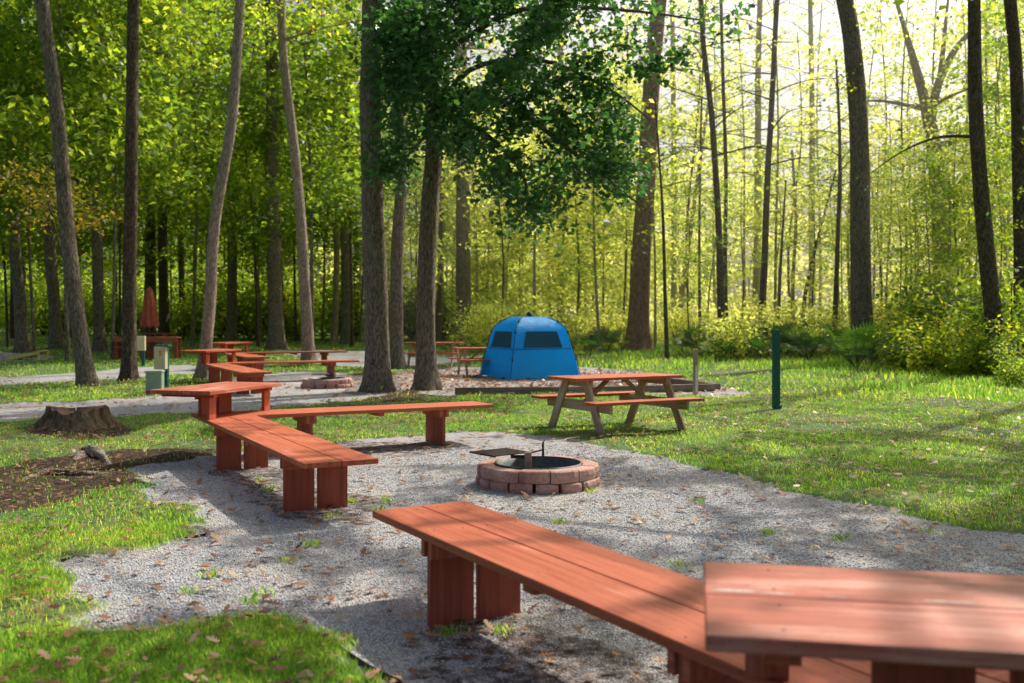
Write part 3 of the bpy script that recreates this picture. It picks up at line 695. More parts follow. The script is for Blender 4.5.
for (y, a0, a1, n) in [(43, 470, 640, 8), (49, 560, 860, 12), (58, 460, 1000, 20), (42, 820, 1010, 10), (38, 690, 1000, 10)]:
    for k in range(n if y != 58 else 14): ss.append(((a0+(a1-a0)*(k+rr.uniform(.1, .9))/n-512)/F*y, y+rr.uniform(-2, 2), rr.uniform(.7, 1.4)))
scatter(ps, ss, 'sunlit yellow green shrub at the edge of the bright wood', 'sunlit shrubs at the wood edge', 'shrub')
pd = [proto_shrub(420+k, 1.0, 1.9, M_LEAFM, 45, .16) for k in range(3)]
sd = []
for (y, a0, a1, n) in [(57, 175, 470, 14), (66, 0, 460, 20), (74, -20, 480, 20)]:
    for k in range(n): sd.append(((a0+(a1-a0)*(k+rr.uniform(.1, .9))/n-512)/F*y, y+rr.uniform(-2, 2), rr.uniform(1.0, 2.2)))
scatter(pd, sd, 'dark green shrub at the back of the left lawn', 'dark shrubs behind the left lawn', 'shrub')
pg = [proto_shrub(440+k, .8, 1.35, (M_LEAF, M_LEAFM)[k % 2], 60, .11) for k in range(2)]
sg = px_spots([(905, 30, .9), (930, 28.5, 1.15), (955, 30, 1.15), (975, 27, .95), (1010, 26, 1.0), (915, 33, 1.3), (945, 34, 1.5), (1030, 28, 1.5), (990, 30, 1.3), (1018, 23, .7), (960, 32, 2.0), (985, 29.5, 1.7), (930, 34, 1.8), (895, 38, 1.5), (1012, 28, 1.8), (870, 40, 1.2)])
scatter(pg, sg, 'dense leafy bush growing around the ivy covered tree', 'bushes around the ivy covered tree', 'bush')

# palmettos
def proto_palm(seed, r):
    rr2 = random.Random(seed); root = empty('palmetto'); st = MB(); fr = MB()
    for k in range(13):
        az = rr2.uniform(0, 6.28); el = rr2.uniform(.45, 1.35); L = r*rr2.uniform(.6, 1)
        d = Vector((math.cos(az)*math.cos(el), math.sin(az)*math.cos(el), math.sin(el)))
        tip = d*L; st.ring([Vector((0, 0, 0)), tip], [.012, .008], 4, cap=False)
        side = d.cross(Vector((0, 0, 1))).normalized(); nn = side.cross(d)
        R2 = r*.62
        for j in range(15):
            a = -1.5+3.0*j/14
            v = (d*math.cos(a)+side*math.sin(a)).normalized()
            e = tip+v*R2*rr2.uniform(.85, 1.05)+nn*rr2.uniform(-.05, .02)-Vector((0, 0, .06))
            w = v.cross(nn).normalized()*.022
            m = tip+v*R2*.5
            fr.face([tip, m+w, e, m-w])
    st.build('stems', M_LEAFD, root); o = fr.build('fronds', M_PALM, root); return root
M_PALM = leafmat('palm_fronds', [(0, (.03, .09, .02)), (1, (.15, .23, .05))], (1.2, 1.2, .5), .4, 1.2)
pp = [proto_palm(500+k, .95) for k in range(3)]
sp_ = px_spots([(700, 38, 1), (715, 37, 1.1), (730, 38.5, 1.2), (745, 37, 1), (752, 39, 1.2), (768, 37.5, 1.1), (785, 38, 1.2), (800, 37, 1.1), (815, 38, 1.2), (828, 39, 1), (684, 39, .8), (590, 38, .8), (606, 40, .9), (740, 41, 1.3), (790, 41, 1.3), (897, 34, .8), (722, 35.5, .8), (762, 35.5, .8), (808, 34.5, .9)])
scatter(pp, sp_, 'green palmetto with fanned fronds along the back edge of the lawn', 'palmettos along the back of the lawn', 'palmetto')
fan = proto_palm(510, 1.15); fan.name = 'fan_palm'; x, y = (857-512)/F*31, 31; fan.location = (x, y, tzf(x, y)-.05)
tag(fan, 'larger bright fan palm at the foot of the big straight right tree', 'palm')

# far-off woods (read as one mass)
def far_wood():
    rs = np.random.default_rng(77)
    cs, ts = [], []
    for k in range(1500):
        a = rs.uniform(-150, 1180); y = rs.uniform(98, 135) if a < 300 else rs.uniform(104, 114)
        if a < 330: h = 26
        elif a < 640: h = 26-(a-330)*.03
        else: h = 15+3*math.sin(a*.03)
        z = tzf(0, y)+h*rs.random()**(1.0 if k % 3 else 3.0)
        m = 55 if a < 300 else 18; c = np.array([(a-512)/F*y, y, z])
        cs.append(c+rs.normal(size=(m, 3))*np.array([2.1, 2.1, 1.2])); ts.append(np.clip(rs.normal(.4+(.2 if a > 450 else 0)+rs.uniform(-.2, .2), .12, m), 0, 1))  # right side tinted lighter to stand in for sun and haze
    cs = np.concatenate(cs); ts = np.concatenate(ts)
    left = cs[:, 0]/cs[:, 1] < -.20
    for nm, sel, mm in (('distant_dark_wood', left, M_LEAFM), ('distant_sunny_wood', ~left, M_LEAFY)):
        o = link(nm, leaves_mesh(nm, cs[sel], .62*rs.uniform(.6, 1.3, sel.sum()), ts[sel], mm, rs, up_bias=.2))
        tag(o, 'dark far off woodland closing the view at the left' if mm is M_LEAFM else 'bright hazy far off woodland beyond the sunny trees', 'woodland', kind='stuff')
far_wood()

# ------------------------------------------------------------------ red corner benches with a raised corner table
def leg_panels(mb_list, c, ax, h0, h1, w=0.255, gap=0.03, t=0.04, splay=0.0):
    """two side-by-side upright boards, ax = direction across the bench"""
    ax = Vector(ax).normalized(); nrm = Vector((-ax.y, ax.x, 0))
    for s in (-1, 1):
        m = MB(); cc = Vector((c[0], c[1], 0))+ax*(s*(w+gap)/2)
        m.quadbox((cc.x, cc.y, (h0+h1)/2), (0, 0, 1), ax, nrm, h1-h0, w, t); mb_list.append(m)
M_SCREW = plain('rusty_screw', (.10, .06, .045), .6, .5)
M_SCUFF = plain('bared_pale_wood', (.72, .64, .58), .5, 0, .25, 40, .3)
def corner_bench(name, loc, rz, La, Lb, label, table_mat=M_REDTOP, twist=0.0, W=0.60, scuffs=(), screws=True):
    root = empty(name, loc, rz, label=label, cat='bench')
    SH = 0.47; TH = 0.042; g = 0.008; bw = (W-g)/2
    # bench b along +x (runs through the corner), bench a along -y
    m = MB()
    for k in range(2): m.quadbox((Lb/2, -bw/2-k*(bw+g), SH-TH/2+rnd.uniform(-.001, .001)), (1, 0, 0), (0, 1, 0), (0, 0, 1), Lb, bw, TH)
    m.build('seat', M_RED, root, 0.005)
    m = MB()
    for k in range(2): m.quadbox((bw/2+k*(bw+g), -(W+.006+La)/2, SH-TH/2+rnd.uniform(-.001, .001)), (0, -1, 0), (1, 0, 0), (0, 0, 1), La-W-.006, bw, TH)
    m.build('seat', M_RED, root, 0.005)
    lg = []; cl = []
    for d in (1.25, Lb-0.68): 
        leg_panels(lg, (d, -W/2), (0, 1, 0), -.05, SH-TH-.002)
        for s in (-1, 1):
            c = MB(); c.box((d+s*.042, -W/2, SH-TH-.048), (.038, W-.03, .088)); cl.append(c)
    for d in (1.25, La-0.68):
        leg_panels(lg, (W/2, -d), (1, 0, 0), -.05, SH-TH-.002)
        for s in (-1, 1):
            c = MB(); c.box((W/2, -d+s*.042, SH-TH-.048), (W-.03, .038, .088)); cl.append(c)
    c = MB(); c.box(((Lb+.6)/2, -W/2, SH-TH-.022), (.09, W-.06, .04)); cl.append(c)
    c = MB(); c.box((W/2, -(La+.6)/2, SH-TH-.022), (W-.06, .09, .04)); cl.append(c)
    # table on the corner: long axis across the bisector
    t = Vector((math.cos(R(45)+twist), math.sin(R(45)+twist), 0)); n = Vector((t.y, -t.x, 0))
    cen = Vector((1, -1, 0)).normalized()*0.37; TL, TW, TZ = 1.50, 0.76, 0.79
    m = MB(); tb = (TW-.008)/2
    for s in (-1, 1): 
        c = cen+n*(s*(tb+.008)/2); m.quadbox((c.x, c.y, TZ-.021), t, n, (0, 0, 1), TL, tb, .042)
    m.build('tabletop', table_mat, root, 0.005)
    for (t0_, t1_, n0_, hw) in scuffs:
        m = MB(); up_, dn_ = [], []
        for k in range(25):
            f = k/24; tt_ = t0_+(t1_-t0_)*f; w_ = hw*(math.sin(math.pi*f)**.5)*(.55+.9*abs(mnoise.noise(Vector((f*9, n0_*30, 1)))))+.001
            up_.append(cen+t*tt_+n*(n0_+w_)+Vector((0, 0, TZ+.0012))); dn_.append(cen+t*tt_+n*(n0_-w_*.5)+Vector((0, 0, TZ+.0012)))
        m.grid([up_, dn_], False); m.build('paint_scuff', M_SCUFF, root)
    for s in (-1, 1):
        c = MB(); q = cen+t*(s*.56); c.quadbox((q.x, q.y, TZ-.042-.020), n, t, (0, 0, 1), TW-.10, .09, .038); cl.append(c)
        p = MB(); q = cen+t*(s*.56)+n*.27; p.quadbox((q.x, q.y, (SH+TZ-.082)/2), (0, 0, 1), t, n, TZ-.082-SH-.002, .13, .04); p.build('post', M_RED, root, .004)
        p = MB(); q = cen+t*(s*.175)-n*.05
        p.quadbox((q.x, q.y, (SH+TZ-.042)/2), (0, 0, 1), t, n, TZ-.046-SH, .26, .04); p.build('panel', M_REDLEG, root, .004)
    c = MB(); q = cen-n*.093; c.quadbox((q.x, q.y, TZ-.088), t, n, (0, 0, 1), .62, .04, .088); cl.append(c)
    if screws:
        sp_ = [Vector((d, -v, SH)) for d in (1.25, Lb-.68, Lb-.1) for v in (.06, .23, .37, .54)]
        sp_ += [Vector((v, -d, SH)) for d in (1.25, La-.68, La-.1) for v in (.06, .23, .37, .54)]
        sp_ += [cen+t*(s*.56)+n*v+Vector((0, 0, TZ)) for s in (-1, 1) for v in (-.3, -.08, .08, .3)]
        m = MB(); m.ring([(0, 0, -.004), (0, 0, .0012)], [.006, .005], 8); o0 = m.build('screw', M_SCREW, root)
        for k, q in enumerate(sp_):
            o = o0 if k == 0 else o0.copy()
            if k: COL.objects.link(o); o.parent = root
            o.location = q+Vector((rnd.uniform(-.008, .008), rnd.uniform(-.008, .008), 0))
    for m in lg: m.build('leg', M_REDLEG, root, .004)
    for m in cl: m.build('cleat', M_RED, root, .003)
    return root
corner_bench('corner_bench', (1.19, 2.34, 0), R(120.5), 3.4, 3.92, 'nearest red corner bench, its raised table filling the lower right', M_REDTOP, R(4), scuffs=((.73, .60, .035, .018), (.60, .50, .03, .008), (.16, .02, .03, .011), (.42, .36, .025, .005)))
corner_bench('corner_bench', (-3.71, 11.57, 0), R(28), 4.55, 3.62, 'red corner bench left of the near fire ring with a raised corner table')
corner_bench('corner_bench', (-7.75, 24.7, 0), R(27), 5.1, 3.95, 'red corner bench beyond the first, beside the far fire ring', M_RED, screws=False)
corner_bench('corner_bench', (-9.1, 31.0, tzf(-9, 31)), R(27), 4.2, 3.95, 'farthest red corner bench, behind the pinkish trees', M_RED, screws=False)

# ------------------------------------------------------------------ picnic tables
def picnic(name, loc, rz, label, L=1.83, raw=M_RAW, top=M_RED, stained=True):
    root = empty(name, loc, rz, label=label, cat='picnic table')
    m = MB(); n = 5; bw = .74/n
    for k in range(n): m.quadbox((0, -.37+bw*(k+.5), .74), (1, 0, 0), (0, 1, 0), (0, 0, 1), L, bw-.007, .038)
    m.build('tabletop', top, root, .004)
    for s in (-1, 1):
        m = MB()
        for k in range(2): m.quadbox((0, s*(.60+.0725+(k-.5)*.145+.02), .44), (1, 0, 0), (0, 1, 0), (0, 0, 1), L, .138, .038)
        m.build('bench_seat', top, root, .004)
    for sx in (-1, 1):
        x = sx*.68
        for sy in (-1, 1):
            m = MB(); m.bar((x, sy*.24, .72), (x, sy*.66, -.03), .14, .038, side=(0, 1, 0)); m.build('leg', raw, root, .003)
        m = MB(); m.quadbox((x-sx*.042, 0, .375), (0, 1, 0), (0, 0, 1), (1, 0, 0), 1.62, .14, .038); m.build('crossbeam', raw, root, .003)
        m = MB(); m.quadbox((x-sx*.042, 0, .675), (0, 1, 0), (0, 0, 1), (1, 0, 0), .70, .088, .038); m.build('crossbeam', raw, root, .003)
        m = MB(); m.bar((x-sx*.085, 0, .36), (sx*.15, 0, .70), .088, .038, side=(0, 1, 0)); m.build('brace', raw, root, .003)
    return root
pic = picnic('picnic_table', (1.48, 14.2, tzf(1.5, 14.2)), R(29), 'picnic table with red top and raw wood legs on the grass before the tent')
def cpic(px, Y, rz, lab):
    x = (px-512)/F*Y; return copy_thing(pic, (x, Y, tzf(x, Y)), rz, label=lab, cat='picnic table')
cpic(434, 31.5, R(-8), 'picnic table seen between the near grey trunks, left of another before the wood')
cpic(487, 27.5, R(14), 'picnic table half hidden behind the left side of the blue tent')
cpic(150, 42, R(3), 'picnic table under the folded red umbrella')

# serving table before the umbrella
def serving_table():
    x, y = (148-512)/F*36, 36; z = tzf(x, y)
    root = empty('serving_table', (x, y, z), R(2), label='long red serving table on posts in front of the folded umbrella', cat='table')
    m = MB()
    for k in range(2): m.quadbox((0, -.15+.3*k, .77), (1, 0, 0), (0, 1, 0), (0, 0, 1), 2.25, .29, .042)
    m.build('tabletop', M_RED, root, .004)
    m = MB(); m.quadbox((0, -.28, .68), (1, 0, 0), (0, 0, 1), (0, 1, 0), 2.2, .14, .04); m.build('apron', M_RED, root)
    for s in (-1, 1):
        m = MB(); m.box((s*1.05, -.2, .37), (.13, .04, .74)); m.build('leg', M_REDLEG, root)
        m = MB(); m.box((s*1.05, .2, .37), (.13, .04, .74)); m.build('leg', M_REDLEG, root)
    for s in (-1, 1):
        m = MB(); m.box((s*.15, 0, .37), (.27, .04, .74)); m.build('panel', M_REDLEG, root)
    m = MB(); m.box((-.75, -.1, .43), (.7, .3, .04)); m.build('shelf', M_RED, root)
serving_table()

# folded umbrella
def umbrella():
    Y = 41.2; x = (149.5-512)/F*Y; z = tzf(x, Y)
    root = empty('folded_umbrella', (x, Y, z), 0, label='closed brick red patio umbrella standing in a far picnic table', cat='umbrella')
    m = MB(); m.ring([(0, 0, 0), (0, 0, 2.5)], [.022, .022], 10); m.build('pole', plain('umbrella_pole', (.3, .2, .12)), root)
    mu = plain('red_canvas', (.72, .16, .12), .85, 0, .2, 6, .3)
    rows = []
    prof = [(2.68, .02), (2.64, .09), (2.5, .14), (2.3, .175), (2.05, .21), (1.7, .265), (1.35, .31), (1.1, .33), (1.04, .31)]
    for (zz, r) in prof:
        row = []
        for j in range(49):
            a = 2*math.pi*j/48; fold = 1+0.20*math.sin(8*a+zz*.8)*(min(1, (2.66-zz)*1.2))
            row.append((math.cos(a)*r*fold, math.sin(a)*r*fold, zz+(.035*math.sin(8*a+1) if zz < 1.2 else 0)))
        rows.append(row)
    m = MB(); m.grid(rows); m.build('canopy', mu, root)
    m = MB(); m.ring([(0, 0, 1.62), (0, 0, 1.68)], [.262, .25], 24, cap=False); m.build('tie', mu, root)
    m = MB(); m.ring([(0, 0, 2.64), (0, 0, 2.70), (0, 0, 2.74)], [.02, .03, .008], 10); m.build('finial', plain('finial', (.3, .2, .12)), root)
umbrella()

# ------------------------------------------------------------------ fire rings
M_BLOCK = None
def block_mat():
    m, nt, b = mat('concrete_block', .9, .15); o = coord(nt)
    n1 = noise(nt, o, 3.5, 4); n2 = noise(nt, o, 45, 5, .7)
    c = ramp(nt, n1, [(.35, (.48, .24, .20)), (.6, (.66, .41, .35)), (.8, (.58, .46, .41))])
    c = mix(nt, ramp(nt, n2, [(.35, (.55,)*3), (.6, (1, 1, 1))]), (.10, .06, .05), c)
    nt.links.new(c, b.inputs['Base Color']); bump(nt, mth(nt, 'ADD', n2, noise(nt, o, 14, 4)), b, .9, .012); return m
M_BLOCK = block_mat()
M_STEEL = plain('burnt_steel', (.10, .105, .11), .55, .75, .4, 10, .4)
M_ASH = plain('ash', (.12, .115, .11), .95, 0, .5, 30, .8)
M_IRON = plain('rusty_iron', (.035, .022, .018), .85, .0, .4, 30, .5)
M_IRONP = plain('weathered_steel_post', (.25, .2, .16), .7, .3, .3, 20, .4)
def fire_ring(loc, label, grate=True, rz=0.0):
    root = empty('fire_ring', loc, rz, label=label, cat='fire ring')
    rr2 = random.Random(3)
    for course, (z0, z1, r0, r1, n, off) in enumerate([(0.0, .088, .40, .585, 15, .1), (.09, .20, .425, .57, 12, .35)]):
        for k in range(n):
            a0 = 2*math.pi*(k+off)/n; a1 = 2*math.pi*(k+1+off)/n-(.055 if course == 0 else .014)
            m = MB(); dr = rr2.uniform(-.012, .012); dz = rr2.uniform(-.004, .004)
            ns = 5
            ringo = []
            sec = []
            for j in range(ns+1):
                a = a0+(a1-a0)*j/ns
                ro = r1+dr-(.010 if j in (0, ns) else 0)+rr2.uniform(-.004, .004)
                sec.append([(math.cos(a)*r_, math.sin(a)*r_, z_) for r_, z_ in ((r0, z0), (ro, z0), (ro+.006, (z0+z1)/2), (ro, z1-.012+dz), (ro-.016, z1+dz), (r0, z1+dz), (r0, z0))])
            m.grid(sec, smooth=False)
            for s_, rev in ((sec[0], False), (sec[-1], True)):
                f = s_[:-1]; m.face(f[::-1] if rev else f)
            m.build('block', M_BLOCK, root, .006)
    rows = [[(math.cos(2*math.pi*j/48)*r, math.sin(2*math.pi*j/48)*r, z) for j in range(49)] for r, z in ((.418, .0), (.418, .212), (.404, .212), (.404, .0))]
    m = MB(); m.grid(rows); m.build('steel_liner', M_STEEL, root)
    m = MB(); rows = []
    for i in range(9):
        r = .405*i/8; rows.append([(math.cos(2*math.pi*j/40)*r, math.sin(2*math.pi*j/40)*r, .03+.03*mnoise.noise(Vector((math.cos(2*math.pi*j/40)*r*7, math.sin(2*math.pi*j/40)*r*7, 1)))) for j in range(41)])
    m.grid(rows); m.build('ash_bed', M_ASH, root)
    if grate:
        m = MB(); m.bar((-.10, -.30, .06), (-.10, -.30, .345), .065, .05, side=(1, 0, 0)); m.build('grate_post', M_IRONP, root, .004)
        m = MB()
        gx, gy = -.36, -.12
        GA = R(38)
        for k in range(15):
            o_ = (k-7)*.027; m.box((gx-math.sin(GA)*o_, gy+math.cos(GA)*o_, .322), (.44, .016, .008), GA)
        for sx in (-1, 0, 1): m.box((gx+math.cos(GA)*sx*.21, gy+math.sin(GA)*sx*.21, .314), (.018, .40, .008), GA)
        
        m.bar((gx+.1, gy-.05, .285), (-.08, -.27, .30), .03, .012, side=(0, 0, 1))
        m.build('cooking_grate', M_IRON, root)
        m = MB(); m.ring([(-.10, -.27, .33), (.02, -.10, .335), (.045, -.07, .34)], [.008]*3, 8); m.ring([(.045, -.07, .275), (.045, -.07, .405)], [.011, .011], 8); m.ring([(.045, -.07, .40), (.06, -.06, .43)], [.006, .006], 6); m.build('handle', M_IRON, root)
    return root
fire_ring((.25, 9.58, -.02), 'near round fire ring of reddish blocks with a swung-out black grate')
fire_ring((-4.25, 23.0, -.02), 'far round fire ring of reddish blocks beside the second corner bench', True, R(60))

# ------------------------------------------------------------------ tent
def tent():
    root = empty('tent', (-.03, 25.25, 0), R(25), label='bright blue square pop-up tent with dark mesh windows', cat='tent')
    S = 2.0
    mb_, nt, b = mat('blue_nylon', .5, .4)
    o = coord(nt); n1 = noise(nt, o, 2.2, 4); n2 = noise(nt, o, 6, 5, .6, 1.5)
    c = ramp(nt, n1, [(.3, (.006, .38, .82)), (.7, (.010, .48, .94))]); nt.links.new(c, b.inputs['Base Color'])
    bump(nt, n2, b, .5, .05)
    tr = nt.nodes.new('ShaderNodeBsdfTranslucent'); tr.inputs['Color'].default_value = (.01, .52, .95, 1)
    mx = nt.nodes.new('ShaderNodeMixShader'); mx.inputs[0].default_value = .5
    nt.links.new(b.outputs[0], mx.inputs[1]); nt.links.new(tr.outputs[0], mx.inputs[2]); nt.links.new(mx.outputs[0], nt.nodes['Material Output'].inputs['Surface'])
    mesh_m = plain('dark_mesh', (.008, .085, .15), .8, 0, .3, 60)
    dark = plain('black_plastic', (.012, .012, .014), .5)
    edge_m = plain('navy_binding', (.004, .06, .16), .6)
    prof = [(0.0, 0.0), (.12, .02), (.5, .09), (.9, .19), (1.2, .25), (1.34, .31), (1.48, .44), (1.575, .60), (1.60, .66), (1.605, 1.0)]   # z, inset
    corners = [(0, 0), (S, 0), (S, S), (0, S)]
    def cpt(k, z, ins):
        cx, cy = corners[k]; return Vector((cx+(ins if cx == 0 else -ins), cy+(ins if cy == 0 else -ins), z))
    for k in range(4):
        rows = []
        for (z, ins) in prof:
            A = cpt(k, z, ins); B = cpt((k+1) % 4, z, ins); row = []
            outn = Vector((A.y-B.y, B.x-A.x, 0)); outn = -outn.normalized() if outn.length > 1e-4 else Vector((0, 0, 0))
            for j in range(13):
                t = j/12; p = A.lerp(B, t)
                sag = -.045*math.sin(math.pi*t)*(1 if 0.1 < z < 1.5 else .3)*(A-B).length/2
                wr = .012*mnoise.noise(p*4.0)
                q = p+outn*(sag+wr)
                if z == 0.0: q.z += .05*math.sin(math.pi*t)+.02*math.sin(9*t)
                row.append(q)
            rows.append(row)
        m = MB(); m.grid(rows); m.build('wall', mb_, root)
    # windows: front-left wall (k=3, x=0 side) and front-right wall (k=0, y=0 side)
    def inset_at(z):
        for (a, b2) in zip(prof, prof[1:]):
            if a[0] <= z <= b2[0]: return a[1]+(b2[1]-a[1])*(z-a[0])/(b2[0]-a[0])
    for k, (t0, t1, t2, t3) in ((0, (.20, .80, .16, .84)), (3, (.14, .86, .12, .88))):
        rows = []; 
        for z in np.linspace(.80, 1.22, 6):
            ins = inset_at(z)
            A = cpt(k, z, ins); B = cpt((k+1) % 4, z, ins); f = (z-.8)/.42
            outn = -Vector((A.y-B.y, B.x-A.x, 0)).normalized()
            u0 = t2+(t0-t2)*f; u1 = t3+(t1-t3)*f
            if k == 3: u0, u1 = 1-u1, 1-u0
            rows.append([A.lerp(B, u0+(u1-u0)*j/10)+outn*(.012-.045*math.sin(math.pi*(u0+(u1-u0)*j/10))*(A-B).length/2+.006) for j in range(11)])
        m = MB(); m.grid(rows); m.build('window', mesh_m, root)
        m = MB()
        z = .77; ins = inset_at(z); A = cpt(k, z, ins); B = cpt((k+1) % 4, z, ins); outn = -Vector((A.y-B.y, B.x-A.x, 0)).normalized()
        m.ring([A.lerp(B, .02+.96*j/12)+outn*(.012-.045*math.sin(math.pi*(.02+.96*j/12))*(A-B).length/2) for j in range(13)], [.010]*13, 6); m.build('seam', edge_m, root)
    for k in range(4):
        m = MB(); pts = [cpt(k, z, ins)+(cpt(k, z, ins)-Vector((1, 1, z))).normalized()*.02 for z, ins in prof[:-1]]
        m.ring(pts, [.010]*len(pts), 8); m.build('pole', dark if k != 0 else edge_m, root)
        for zi in (2, 4, 6):
            m = MB(); z, ins = prof[zi]; q = cpt(k, z, ins); m.box(q+(q-Vector((1, 1, z))).normalized()*.015, (.04, .04, .05), R(45)); m.build('clip', dark, root)
        m = MB(); q = cpt(k, 0, 0); d = (q-Vector((1, 1, 0))).normalized(); m.box(q+d*.08+Vector((0, 0, .01)), (.22, .14, .012), math.atan2(d.y, d.x)); m.build('corner_tab', mb_, root)
    m = MB(); m.ring([(1, 1, 1.60), (1, 1, 1.70)], [.09, .07], 14); m.ring([(1, 1, 1.70), (1, 1, 1.74)], [.05, .03], 10); m.build('hub', dark, root, .006)
    for k in range(4):
        m = MB(); q = cpt(k, 1.48, .44); m.ring([q, (q+Vector((1, 1, 1.68)))/2+Vector((0, 0, .03)), Vector((1, 1, 1.66))], [.010]*3, 6); m.build('roof_pole', dark, root)
tent()

# ------------------------------------------------------------------ posts, timber, boxes, board, stump
M_GRN = plain('dark_green_paint', (.015, .12, .105), .45, 0, .3, 12, .2)
M_CREAM = plain('cream_paint', (.72, .62, .40), .5, 0, .10, 5)
M_PALEG = plain('pale_green_paint', (.28, .38, .27), .5, 0, .18, 6)
M_WHITE = plain('white_reflector', (.75, .75, .75), .4, 0, .1)
def green_post():
    x, y = P(776.5, 410); root = empty('sign_post', (x, y, tzf(x, y)), R(12), label='bare dark green channel post standing in the grass', cat='post')
    m = MB(); m.box((0, -.02, .66), (.115, .012, 1.42)); m.box((-.052, .02, .66), (.012, .07, 1.42)); m.box((.052, .02, .66), (.012, .07, 1.42))
    m.build('channel', M_GRN, root, .003)
    m = MB()
    for k in range(9): m.ring([(0, -.029, .18+k*.14), (0, -.0265, .18+k*.14)], [.007, .007], 8)
    m.build('rivets', M_IRON, root)
    m = MB(); m.box((.02, -.0, .03), (.14, .07, .10), R(8)); m.build('foot', M_GRN, root, .01)
green_post()
def marker_post():
    x, y = P(695.5, 393); root = empty('marker_post', (x, y, tzf(x, y)), 0, label='short brown wooden post with a white strip near its foot', cat='post')
    m = MB(); m.quadbox((0, 0, .44), (0, 0, 1), (1, 0, 0), (0, 1, 0), .98, .10, .10); m.build('post', M_RAW, root, .012)
    m = MB(); m.box((.01, -.056, .30), (.045, .01, .56)); m.build('reflector', M_WHITE, root, .002)
marker_post()
def timber(p0, p1, lab):
    x0, y0 = p0; x1, y1 = p1
    root = MB(); root.bar((x0, y0, .06), (x1, y1, .06), .15, .15, side=(0, 0, 1))
    o = root.build('landscape_timber', M_TIMBER, None, .012); tag(o, lab, 'timber')
t0 = P(455, 394); t1 = P(585, 393); t2 = P(714, 390)
timber(t0, (t1[0]-.01, t1[1]), 'left timber of the low grey edging before the tent')
timber((t1[0]+.01, t1[1]), t2, 'right timber of the low grey edging, ending near the white striped post')
timber((t2[0]+.1, t2[1]+.1), (t2[0]-1.2, t2[1]+4.0), 'low grey timber running back along the right side of the tent pad')

def meter_box(px, pyb, w, h, zc, lab, sticker, Y=None, tilt=0.0, rz=0.0):
    x, y = P(px, pyb)
    root = empty('utility_pedestal', (x, y, tzf(x, y)), rz, label=lab, cat='utility box')
    m = MB(); m.box((.05, .05, (zc+h/2)/2), (.10, .08, zc+h/2+.04)); m.build('post', M_GRN, root, .005)
    m = MB(); m.quadbox((-.02, -.06, zc), (1, 0, 0), (0, math.cos(tilt), math.sin(tilt)), (0, -math.sin(tilt), math.cos(tilt)), w, .12, h); m.build('cover', M_CREAM, root, .01)
    if sticker:
        m = MB(); m.box((0, -.1245, zc+h*.22), (.045, .003, .12)); m.build('sticker', plain('orange_sticker', (.7, .28, .03), .5), root, .001)
        m = MB(); m.box((.02, .0, zc+h/2+.022), (w+.05, .2, .03)); m.build('cap', M_GRN, root, .005)
meter_box(141, 366, .36, .46, .72, 'cream utility box on a green post nearest the dark straight trunk', False)
meter_box(163, 389, .27, .50, .69, 'cream utility box with an orange sticker on a dark green post', True, rz=R(-10))
def pale_box():
    x, y = P(155, 394); root = empty('cable_pedestal', (x, y, 0), R(8), label='pale green ground box standing by the gravel path', cat='utility box')
    m = MB(); m.box((0, 0, .22), (.32, .28, .46)); m.build('housing', M_PALEG, root, .02)
    m = MB(); m.box((0, -.01, .465), (.35, .32, .045)); m.build('lid', M_PALEG, root, .015)
    m = MB(); m.box((0, -.146, .06), (.30, .01, .05)); m.build('label_plate', plain('red_plate', (.5, .1, .06)), root)
pale_box()
def cornhole():
    Y = 35.5; x = (28-512)/F*Y; root = empty('cornhole_board', (x, Y, tzf(x, Y)), R(-6), label='yellow sloping game board standing on the far left gravel', cat='game board')
    m = MB(); a = Vector((-.60, 0, .08)); b2 = Vector((.60, 0, .32)); m.bar(a, b2, .61, .03, side=(0, 1, 0)); m.build('deck', M_YELLOW, root, .004)
    m = MB(); 
    for s in (-1, 1): m.bar(a+Vector((0, s*.29, -.055)), b2+Vector((0, s*.29, -.055)), .025, .11, side=(0, 1, 0))
    m.build('frame', M_YELLOW, root, .003)
    for s in (-1, 1):
        for xx in (.0, .55): 
            m = MB(); m.box((xx, s*.25, .10 if xx else .05), (.05, .04, .30 if xx else .22)); m.build('leg', M_YELLOW, root)
    m = MB(); d = (b2-a).normalized(); q = a.lerp(b2, .78)+Vector((-d.z, 0, d.x))*.017; m.ring([q, q+Vector((-d.z, 0, d.x))*.002], [.075, .075], 20); m.build('hole', plain('hole_black', (.01, .01, .01)), root)
cornhole()
def stump_mat():
    m, nt, b = mat('rotten_wood', .95, .1); o = coord(nt)
    n1 = noise(nt, mapping(nt, o, (14, 14, 2.2)), 1.0, 8, .7, .8); n2 = noise(nt, o, 4, 5, .7)
    c = ramp(nt, n1, [(.32, (.03, .02, .014)), (.5, (.16, .10, .065)), (.7, (.34, .25, .18))])
    c = mix(nt, ramp(nt, n2, [(.5, (0, 0, 0)), (.65, (.5,)*3)]), c, (.10, .12, .05))
    nt.links.new(c, b.inputs['Base Color']); bump(nt, n1, b, 1.0, .04); return m
M_STUMP = stump_mat()
